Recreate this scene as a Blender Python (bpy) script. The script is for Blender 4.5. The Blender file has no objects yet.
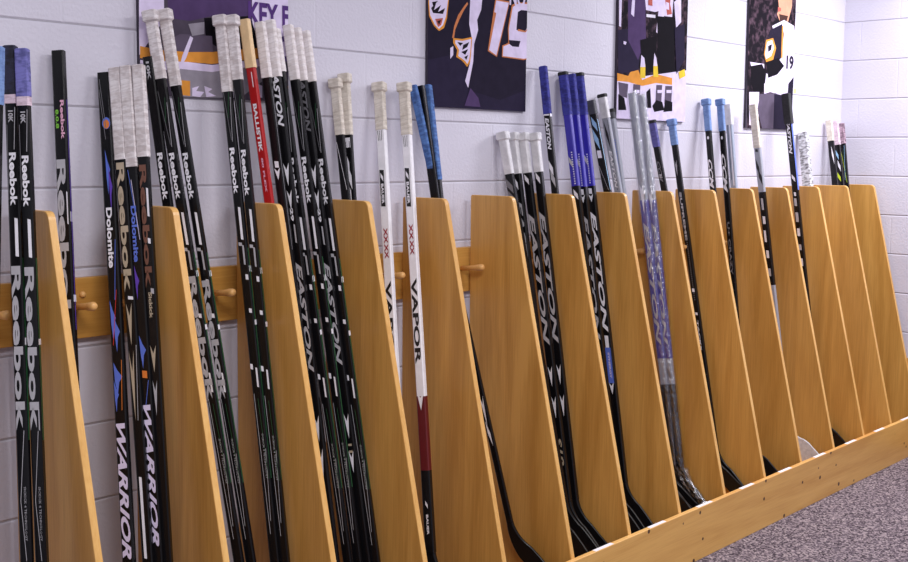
import bpy, bmesh, math, random
from mathutils import Vector, Matrix, noise
random.seed(7)
SC = bpy.context.scene
COL = SC.collection

# ------------------------------------------------------------------ camera, world, lights, exposure
cam_data = bpy.data.cameras.new('camera')
cam = bpy.data.objects.new('camera', cam_data)
COL.objects.link(cam)
cam_data.sensor_width = 36.0
cam_data.lens = 1130.83 / 908 * 36.0
cam_data.shift_y = -22.1 / 908
cam_data.clip_start = 0.05
cr, cu, cf = Vector((0.678713, -0.734349, 0.008952)), Vector((0.061028, 0.068543, 0.99578)), Vector((0.731864, 0.675302, -0.091337))
cam.matrix_world = Matrix.Translation((0, -2.63332, 1.51319)) @ Matrix((cr, cu, -cf)).transposed().to_4x4()
SC.camera = cam

world = bpy.data.worlds.new('world'); SC.world = world
world.use_nodes = True
bg = world.node_tree.nodes['Background']
bg.inputs[0].default_value = (0.86, 0.86, 1.0, 1)
bg.inputs[1].default_value = 0.36

def area(name, loc, size, size_y, power, color, target=None):
    d = bpy.data.lights.new(name, 'AREA'); d.shape = 'RECTANGLE'
    d.size = size; d.size_y = size_y; d.energy = power; d.color = color
    o = bpy.data.objects.new(name, d); COL.objects.link(o); o.location = loc
    if target:
        o.rotation_euler = (Vector(target) - Vector(loc)).to_track_quat('-Z', 'Y').to_euler()
    return o
area('ceiling_light_far', (5.2, -1.1, 2.72), 1.0, 0.6, 48, (0.96, 0.95, 1.0))
area('ceiling_light_middle', (3.0, -2.3, 2.72), 1.2, 0.6, 32, (1.0, 0.97, 0.98))
area('ceiling_light_near', (0.9, -2.3, 2.72), 1.2, 0.6, 46, (1.0, 0.96, 0.95))

SC.view_settings.view_transform = 'Standard'
SC.view_settings.look = 'None'
SC.view_settings.exposure = 0.54
SC.view_settings.gamma = 1.0
SC.view_settings.use_curve_mapping = False

# ------------------------------------------------------------------ helpers
def lin(c):
    return tuple(((v / 255) / 12.92 if v / 255 <= 0.04045 else ((v / 255 + 0.055) / 1.055) ** 2.4) for v in c) + (1.0,)

def new_mat(name):
    m = bpy.data.materials.new(name); m.use_nodes = True
    nt = m.node_tree
    return m, nt, nt.nodes['Principled BSDF']

def plain(name, rgb, rough=0.4, spec=0.5, metal=0.0, var=0.12, scale=60.0):
    """solid colour with slight procedural mottling"""
    m, nt, b = new_mat(name)
    tc = nt.nodes.new('ShaderNodeTexCoord')
    n = nt.nodes.new('ShaderNodeTexNoise'); n.inputs['Scale'].default_value = scale
    nt.links.new(tc.outputs['Object'], n.inputs['Vector'])
    r = nt.nodes.new('ShaderNodeValToRGB')
    c = lin(rgb)
    r.color_ramp.elements[0].position = 0.3; r.color_ramp.elements[1].position = 0.7
    r.color_ramp.elements[0].color = tuple(v * (1 - var) for v in c[:3]) + (1,)
    r.color_ramp.elements[1].color = tuple(min(1, v * (1 + var)) for v in c[:3]) + (1,)
    nt.links.new(n.outputs['Fac'], r.inputs[0]); nt.links.new(r.outputs[0], b.inputs['Base Color'])
    b.inputs['Roughness'].default_value = rough
    b.inputs['Specular IOR Level'].default_value = spec
    b.inputs['Metallic'].default_value = metal
    return m

def tape_mat(name, rgb, dirt, amount=0.5, rough=0.85, wrap=70.0):
    """wound cloth tape: spiral ridges and smudges"""
    m, nt, b = new_mat(name)
    tc = nt.nodes.new('ShaderNodeTexCoord')
    n = nt.nodes.new('ShaderNodeTexNoise'); n.inputs['Scale'].default_value = 45; n.inputs['Detail'].default_value = 6
    mp = nt.nodes.new('ShaderNodeMapping'); mp.inputs['Scale'].default_value = (1, 1, 2.4)
    nt.links.new(tc.outputs['Object'], mp.inputs[0]); nt.links.new(mp.outputs[0], n.inputs['Vector'])
    w = nt.nodes.new('ShaderNodeTexWave'); w.wave_type = 'BANDS'; w.bands_direction = 'Z'; w.wave_profile = 'SAW'
    mp2 = nt.nodes.new('ShaderNodeMapping'); mp2.inputs['Rotation'].default_value = (0.16, 0.05, 0)
    nt.links.new(tc.outputs['Object'], mp2.inputs[0]); nt.links.new(mp2.outputs[0], w.inputs['Vector'])
    w.inputs['Scale'].default_value = wrap / 6.28 * 2; w.inputs['Distortion'].default_value = 0.6
    r = nt.nodes.new('ShaderNodeValToRGB')
    r.color_ramp.elements[0].position = 0.38; r.color_ramp.elements[0].color = lin(dirt)
    r.color_ramp.elements[1].position = 0.38 + 0.3 * amount; r.color_ramp.elements[1].color = lin(rgb)
    nt.links.new(n.outputs['Fac'], r.inputs[0])
    mx = nt.nodes.new('ShaderNodeMix'); mx.data_type = 'RGBA'; mx.blend_type = 'MULTIPLY'
    r2 = nt.nodes.new('ShaderNodeValToRGB'); r2.color_ramp.elements[0].color = (0.55, 0.55, 0.55, 1); r2.color_ramp.elements[1].position = 0.25
    nt.links.new(w.outputs['Fac'], r2.inputs[0])
    mx.inputs[0].default_value = 0.38
    nt.links.new(r.outputs[0], mx.inputs[6]); nt.links.new(r2.outputs[0], mx.inputs[7])
    nt.links.new(mx.outputs[2], b.inputs['Base Color'])
    bp = nt.nodes.new('ShaderNodeBump'); bp.inputs['Strength'].default_value = 0.5; bp.inputs['Distance'].default_value = 0.0008
    nt.links.new(w.outputs['Fac'], bp.inputs['Height']); nt.links.new(bp.outputs[0], b.inputs['Normal'])
    b.inputs['Roughness'].default_value = rough
    return m

def wood_mat(name, light, dark, axis='Z', rough=0.38, scale=1.0, spots=False):
    m, nt, b = new_mat(name)
    tc = nt.nodes.new('ShaderNodeTexCoord'); oi = nt.nodes.new('ShaderNodeObjectInfo')
    mul = nt.nodes.new('ShaderNodeVectorMath'); mul.operation = 'SCALE'; mul.inputs['Scale'].default_value = 13.0
    cx = nt.nodes.new('ShaderNodeCombineXYZ')
    for k in range(3): nt.links.new(oi.outputs['Random'], cx.inputs[k])
    nt.links.new(cx.outputs[0], mul.inputs[0])
    add = nt.nodes.new('ShaderNodeVectorMath'); add.operation = 'ADD'
    nt.links.new(tc.outputs['Object'], add.inputs[0]); nt.links.new(mul.outputs[0], add.inputs[1])
    mp = nt.nodes.new('ShaderNodeMapping')
    s = [9.0, 9.0, 9.0]; s['XYZ'.index(axis)] = 0.9
    mp.inputs['Scale'].default_value = [v * scale for v in s]
    nt.links.new(add.outputs[0], mp.inputs[0])
    n1 = nt.nodes.new('ShaderNodeTexNoise'); n1.inputs['Scale'].default_value = 1.0; n1.inputs['Detail'].default_value = 3; n1.inputs['Distortion'].default_value = 1.2
    nt.links.new(mp.outputs[0], n1.inputs['Vector'])
    mp2 = nt.nodes.new('ShaderNodeMapping'); s2 = [220.0, 220.0, 220.0]; s2['XYZ'.index(axis)] = 7
    mp2.inputs['Scale'].default_value = s2
    nt.links.new(add.outputs[0], mp2.inputs[0])
    n2 = nt.nodes.new('ShaderNodeTexNoise'); n2.inputs['Scale'].default_value = 1.0; n2.inputs['Detail'].default_value = 4
    nt.links.new(mp2.outputs[0], n2.inputs['Vector'])
    ma = nt.nodes.new('ShaderNodeMath'); ma.operation = 'MULTIPLY_ADD'; ma.inputs[1].default_value = 0.35
    ml = nt.nodes.new('ShaderNodeMath'); ml.operation = 'MULTIPLY'; ml.inputs[1].default_value = 0.65
    nt.links.new(n1.outputs['Fac'], ml.inputs[0]); nt.links.new(n2.outputs['Fac'], ma.inputs[0]); nt.links.new(ml.outputs[0], ma.inputs[2])
    r = nt.nodes.new('ShaderNodeValToRGB')
    r.color_ramp.elements[0].position = 0.36; r.color_ramp.elements[0].color = lin(dark)
    r.color_ramp.elements[1].position = 0.62; r.color_ramp.elements[1].color = lin(light)
    nt.links.new(ma.outputs[0], r.inputs[0])
    out = r.outputs[0]
    if spots:      # dents and scuffs from skate blades
        v = nt.nodes.new('ShaderNodeTexVoronoi'); v.inputs['Scale'].default_value = 13.0; v.inputs['Randomness'].default_value = 1.0
        nt.links.new(add.outputs[0], v.inputs['Vector'])
        lt = nt.nodes.new('ShaderNodeMath'); lt.operation = 'LESS_THAN'; lt.inputs[1].default_value = 0.115
        nt.links.new(v.outputs['Distance'], lt.inputs[0])
        mx = nt.nodes.new('ShaderNodeMix'); mx.data_type = 'RGBA'
        mx.inputs[7].default_value = lin((70, 40, 20))
        nt.links.new(lt.outputs[0], mx.inputs[0]); nt.links.new(out, mx.inputs[6]); out = mx.outputs[2]
    nt.links.new(out, b.inputs['Base Color'])
    b.inputs['Roughness'].default_value = rough
    b.inputs['Coat Weight'].default_value = 0.15; b.inputs['Coat Roughness'].default_value = 0.25
    return m

def block_mat(name, axis, joint):
    """painted concrete block in running bond; axis = horizontal world axis"""
    m, nt, b = new_mat(name)
    L = nt.links
    def M(op, *a):
        nd = nt.nodes.new('ShaderNodeMath'); nd.operation = op
        for k, v in enumerate(a):
            if isinstance(v, (int, float)): nd.inputs[k].default_value = v
            else: L.new(v, nd.inputs[k])
        return nd.outputs[0]
    g = nt.nodes.new('ShaderNodeNewGeometry'); sp = nt.nodes.new('ShaderNodeSeparateXYZ')
    L.new(g.outputs['Position'], sp.inputs[0])
    u, z = sp.outputs['XYZ'.index(axis)], sp.outputs[2]
    row = M('DIVIDE', z, 0.2032)
    ri = M('FLOOR', row); rf = M('SUBTRACT', row, ri)
    par = M('MODULO', M('ADD', ri, 1.0), 2.0)
    dz = M('MULTIPLY', M('MINIMUM', rf, M('SUBTRACT', 1.0, rf)), 0.2032)
    uu = M('ADD', M('DIVIDE', M('SUBTRACT', u, joint), 0.4064), M('MULTIPLY', par, 0.5))
    uf = M('SUBTRACT', uu, M('FLOOR', uu))
    du = M('MULTIPLY', M('MINIMUM', uf, M('SUBTRACT', 1.0, uf)), 0.4064)
    def sm(x, a, c):
        mr = nt.nodes.new('ShaderNodeMapRange'); mr.interpolation_type = 'SMOOTHSTEP'
        mr.inputs[1].default_value = a; mr.inputs[2].default_value = c; L.new(x, mr.inputs[0]); return mr.outputs[0]
    hz = sm(dz, 0.0005, 0.0055)
    hu = M('ADD', M('MULTIPLY', sm(du, 0.0, 0.005), 0.3), 0.7)
    n = nt.nodes.new('ShaderNodeTexNoise'); n.inputs['Scale'].default_value = 95; n.inputs['Detail'].default_value = 3
    L.new(g.outputs['Position'], n.inputs['Vector'])
    n3 = nt.nodes.new('ShaderNodeTexNoise'); n3.inputs['Scale'].default_value = 2.2
    L.new(g.outputs['Position'], n3.inputs['Vector'])
    h = M('ADD', M('MINIMUM', hz, hu), M('MULTIPLY', n.outputs['Fac'], 0.55))
    bp = nt.nodes.new('ShaderNodeBump'); bp.inputs['Strength'].default_value = 0.75; bp.inputs['Distance'].default_value = 0.0035
    L.new(h, bp.inputs['Height']); L.new(bp.outputs[0], b.inputs['Normal'])
    r = nt.nodes.new('ShaderNodeValToRGB')
    r.color_ramp.elements[0].position = 0.3; r.color_ramp.elements[0].color = lin((196, 192, 206))
    r.color_ramp.elements[1].position = 0.7; r.color_ramp.elements[1].color = lin((207, 204, 217))
    L.new(n3.outputs['Fac'], r.inputs[0])
    mx = nt.nodes.new('ShaderNodeMix'); mx.data_type = 'RGBA'; mx.inputs[7].default_value = lin((150, 146, 158))
    L.new(M('SUBTRACT', 1.0, sm(dz, 0.0, 0.0022)), mx.inputs[0]); L.new(r.outputs[0], mx.inputs[6])
    L.new(mx.outputs[2], b.inputs['Base Color'])
    b.inputs['Roughness'].default_value = 0.55
    return m

def carpet_mat():
    m, nt, b = new_mat('speckled_carpet')
    tc = nt.nodes.new('ShaderNodeTexCoord')
    n = nt.nodes.new('ShaderNodeTexVoronoi'); n.inputs['Scale'].default_value = 140
    nt.links.new(tc.outputs['Object'], n.inputs['Vector'])
    r = nt.nodes.new('ShaderNodeValToRGB'); e = r.color_ramp.elements
    sep = nt.nodes.new('ShaderNodeSeparateColor'); nt.links.new(n.outputs['Color'], sep.inputs[0])
    e[0].position = 0.1; e[0].color = lin((60, 52, 58)); e[1].position = 0.95; e[1].color = lin((160, 146, 148))
    k = e.new(0.5); k.color = lin((106, 94, 102))
    nt.links.new(sep.outputs[0], r.inputs[0]); nt.links.new(r.outputs[0], b.inputs['Base Color'])
    bp = nt.nodes.new('ShaderNodeBump'); bp.inputs['Strength'].default_value = 0.5; bp.inputs['Distance'].default_value = 0.003
    nt.links.new(sep.outputs[0], bp.inputs['Height']); nt.links.new(bp.outputs[0], b.inputs['Normal'])
    b.inputs['Roughness'].default_value = 1.0; b.inputs['Specular IOR Level'].default_value = 0.1
    return m

def crowd_mat():
    m, nt, b = new_mat('print_crowd')
    tc = nt.nodes.new('ShaderNodeTexCoord')
    n = nt.nodes.new('ShaderNodeTexNoise'); n.inputs['Scale'].default_value = 38; n.inputs['Detail'].default_value = 2
    nt.links.new(tc.outputs['Object'], n.inputs['Vector'])
    r = nt.nodes.new('ShaderNodeValToRGB'); e = r.color_ramp.elements
    e[0].position = 0.48; e[0].color = lin((24, 19, 27)); e[1].position = 0.85; e[1].color = lin((104, 80, 94))
    nt.links.new(n.outputs['Fac'], r.inputs[0]); nt.links.new(r.outputs[0], b.inputs['Base Color'])
    b.inputs['Roughness'].default_value = 0.85; b.inputs['Specular IOR Level'].default_value = 0.08
    return m

def film_mat():
    m = bpy.data.materials.new('clear_film'); m.use_nodes = True
    nt = m.node_tree; nt.nodes.clear()
    out = nt.nodes.new('ShaderNodeOutputMaterial'); mix = nt.nodes.new('ShaderNodeMixShader')
    tr = nt.nodes.new('ShaderNodeBsdfTransparent'); gl = nt.nodes.new('ShaderNodeBsdfGlossy')
    tr.inputs[0].default_value = (0.95, 0.95, 0.96, 1)
    gl.inputs['Roughness'].default_value = 0.16; gl.inputs[0].default_value = (0.95, 0.95, 1, 1)
    tc = nt.nodes.new('ShaderNodeTexCoord'); n = nt.nodes.new('ShaderNodeTexNoise'); n.inputs['Scale'].default_value = 55; n.inputs['Detail'].default_value = 3
    nt.links.new(tc.outputs['Object'], n.inputs['Vector'])
    bp = nt.nodes.new('ShaderNodeBump'); bp.inputs['Strength'].default_value = 1.0; bp.inputs['Distance'].default_value = 0.008
    nt.links.new(n.outputs['Fac'], bp.inputs['Height']); nt.links.new(bp.outputs[0], gl.inputs['Normal'])
    mix.inputs[0].default_value = 0.16
    nt.links.new(tr.outputs[0], mix.inputs[1]); nt.links.new(gl.outputs[0], mix.inputs[2]); nt.links.new(mix.outputs[0], out.inputs[0])
    return m

C = dict(white=(232, 230, 238), silver=(176, 174, 180), pink=(225, 170, 195), green=(36, 84, 52), green2=(120, 190, 60), lime=(190, 210, 40),
    blue=(88, 112, 205), purple=(92, 60, 170), lav=(214, 204, 232), orange=(214, 120, 50), red=(196, 50, 40), grey=(110, 108, 114),
    tan=(176, 160, 138), brown=(110, 72, 58), dark=(24, 22, 26), redtext=(150, 34, 52), darkred=(92, 14, 22), lightblue=(150, 190, 225),
    black=(15, 14, 17), blueshaft=(52, 44, 160), purpleshaft=(52, 42, 140), whiteshaft=(232, 230, 236), redshaft=(168, 28, 30),
    silvershaft=(150, 152, 164), bluegreyshaft=(150, 158, 176))
MATS = {k: plain('paint_' + k, v, 0.25 if k in ('black', 'blueshaft', 'redshaft') else 0.4, 0.3 if k == 'black' else 0.5, var=0.05) for k, v in C.items()}
PC = dict(lav=(212, 200, 228), slate=(74, 66, 80), slate2=(90, 80, 98), plum=(76, 58, 96), black=(18, 15, 22), orange=(212, 142, 62), orangel=(190, 118, 78),
    greyp=(142, 136, 148), navy=(34, 29, 46), navy2=(40, 34, 56), dark=(30, 25, 34), white2=(216, 210, 226), redp=(176, 92, 84), grass=(218, 186, 60), skin=(206, 148, 122),
    hair=(70, 48, 44), plumtext=(84, 56, 118))
PM = {k: plain('print_' + k, v, 0.85, 0.08, var=0.1, scale=30) for k, v in PC.items()}
PM['crowd'] = crowd_mat()
TM = dict(
    whitetape=tape_mat('white_grip_tape', (226, 220, 222), (190, 180, 180), 0.9),
    whitetape2=tape_mat('clean_white_grip_tape', (236, 230, 232), (216, 207, 206), 0.9),
    creamtape=tape_mat('cream_grip_tape', (222, 214, 204), (196, 186, 174), 0.9),
    pinktape=tape_mat('pinkish_tape', (222, 200, 214), (190, 168, 180), 0.6),
    navytape=tape_mat('dark_navy_tape', (44, 44, 66), (28, 28, 40), 0.6),
    violettape=tape_mat('violet_tape', (120, 118, 186), (84, 84, 140), 0.6),
    violettape2=tape_mat('muted_violet_grip', (96, 92, 158), (72, 70, 124), 0.6),
    lightblue=tape_mat('light_blue_tape', (122, 150, 200), (104, 130, 182), 0.6),
    denim=tape_mat('denim_blue_tape', (86, 124, 186), (56, 84, 140), 0.8, wrap=25),
    bluetape=tape_mat('royal_blue_tape', (58, 60, 150), (40, 40, 112), 0.6),
    greytape=tape_mat('dark_grey_grip', (70, 70, 78), (60, 60, 68), 0.6, rough=0.5),
    silvergrip=plain('silver_grey_grip', (206, 204, 208), 0.35, var=0.15, scale=40),
    barewood=plain('bare_pale_wood', (228, 196, 150), 0.6, var=0.08),
    ridged=tape_mat('ridged_black_rubber', (30, 30, 34), (14, 14, 16), 0.6, rough=0.6, wrap=130),
    brushtape=tape_mat('smudged_pink_tape', (190, 160, 176), (90, 70, 84), 0.9),
    lace=tape_mat('white_grid_wrap', (214, 214, 220), (110, 108, 112), 0.7, wrap=60),
)
RUBBER = plain('black_rubber', (18, 18, 20), 0.7)
CARBON = plain('black_composite', (15, 14, 17), 0.34, 0.3)
WHITEBLADE = plain('white_blade', (214, 214, 220), 0.4)
FILM = film_mat()

def link(name, bm, mats, parent=None, smooth=False):
    me = bpy.data.meshes.new(name); bm.to_mesh(me); bm.free()
    for m in (mats if isinstance(mats, (list, tuple)) else [mats]): me.materials.append(m)
    if smooth:
        for p in me.polygons: p.use_smooth = True
    o = bpy.data.objects.new(name, me); COL.objects.link(o)
    if parent: o.parent = parent
    return o

def box(bm, x0, x1, y0, y1, z0, z1, bevel=0.0, mi=0):
    vs = [bm.verts.new((x, y, z)) for x in (x0, x1) for y in (y0, y1) for z in (z0, z1)]
    fs = [(0, 1, 3, 2), (4, 6, 7, 5), (0, 4, 5, 1), (2, 3, 7, 6), (0, 2, 6, 4), (1, 5, 7, 3)]
    faces = [bm.faces.new([vs[i] for i in f]) for f in fs]
    for f in faces: f.material_index = mi
    if bevel:
        ed = list({e for f in faces for e in f.edges})
        bmesh.ops.bevel(bm, geom=ed, offset=bevel, segments=2, affect='EDGES', profile=0.5)

def prism_x(bm, pts, x0, x1, bevel=0.0):
    """polygon in the y-z plane extruded along x"""
    a = [bm.verts.new((x0, y, z)) for y, z in pts]; b_ = [bm.verts.new((x1, y, z)) for y, z in pts]
    fs = [bm.faces.new(a), bm.faces.new(b_)]
    n = len(pts)
    sides = [bm.faces.new((a[i], a[(i + 1) % n], b_[(i + 1) % n], b_[i])) for i in range(n)]
    bmesh.ops.recalc_face_normals(bm, faces=fs + sides)
    if bevel:
        ed = [e for f in fs for e in f.edges]
        bmesh.ops.bevel(bm, geom=ed, offset=bevel, segments=2, affect='EDGES', profile=0.5)

def rounded(pts, radii, seg=5):
    out = []
    n = len(pts)
    for i, (p, r) in enumerate(zip(pts, radii)):
        p = Vector(p)
        if r <= 0: out.append(tuple(p)); continue
        a = (Vector(pts[i - 1]) - p).normalized(); c = (Vector(pts[(i + 1) % n]) - p).normalized()
        s, e = p + a * r, p + c * r
        for k in range(seg + 1):
            t = k / seg
            q = s * (1 - t) ** 2 + p * 2 * t * (1 - t) + e * t * t
            out.append(tuple(q))
    return out

def tag(o, label, cat=None, group=None, kind=None):
    if label: o['label'] = label
    if cat: o['category'] = cat
    if group: o['group'] = group
    if kind: o['kind'] = kind
    return o

# lettering meshes, normalised to a unit box
_GL = {}
def glyphs(s):
    if s in _GL: return _GL[s]
    cu_ = bpy.data.curves.new('lettering', 'FONT'); cu_.body = s; cu_.offset = 0.034; cu_.resolution_u = 3 if len(s) < 12 else 1
    if len(s) > 12: cu_.offset = 0.0
    o = bpy.data.objects.new('lettering', cu_); COL.objects.link(o)
    bpy.context.view_layer.update()
    me = bpy.data.meshes.new_from_object(o.evaluated_get(bpy.context.evaluated_depsgraph_get()))
    vs = [(v.co.x, v.co.y) for v in me.vertices]; fs = [tuple(p.vertices) for p in me.polygons]
    bpy.data.objects.remove(o); bpy.data.curves.remove(cu_); bpy.data.meshes.remove(me)
    x0 = min(v[0] for v in vs); x1 = max(v[0] for v in vs); y0 = min(v[1] for v in vs); y1 = max(v[1] for v in vs)
    vs = [((x - x0) / (x1 - x0), (y - y0) / (y1 - y0)) for x, y in vs]
    _GL[s] = (vs, fs); return _GL[s]

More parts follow.
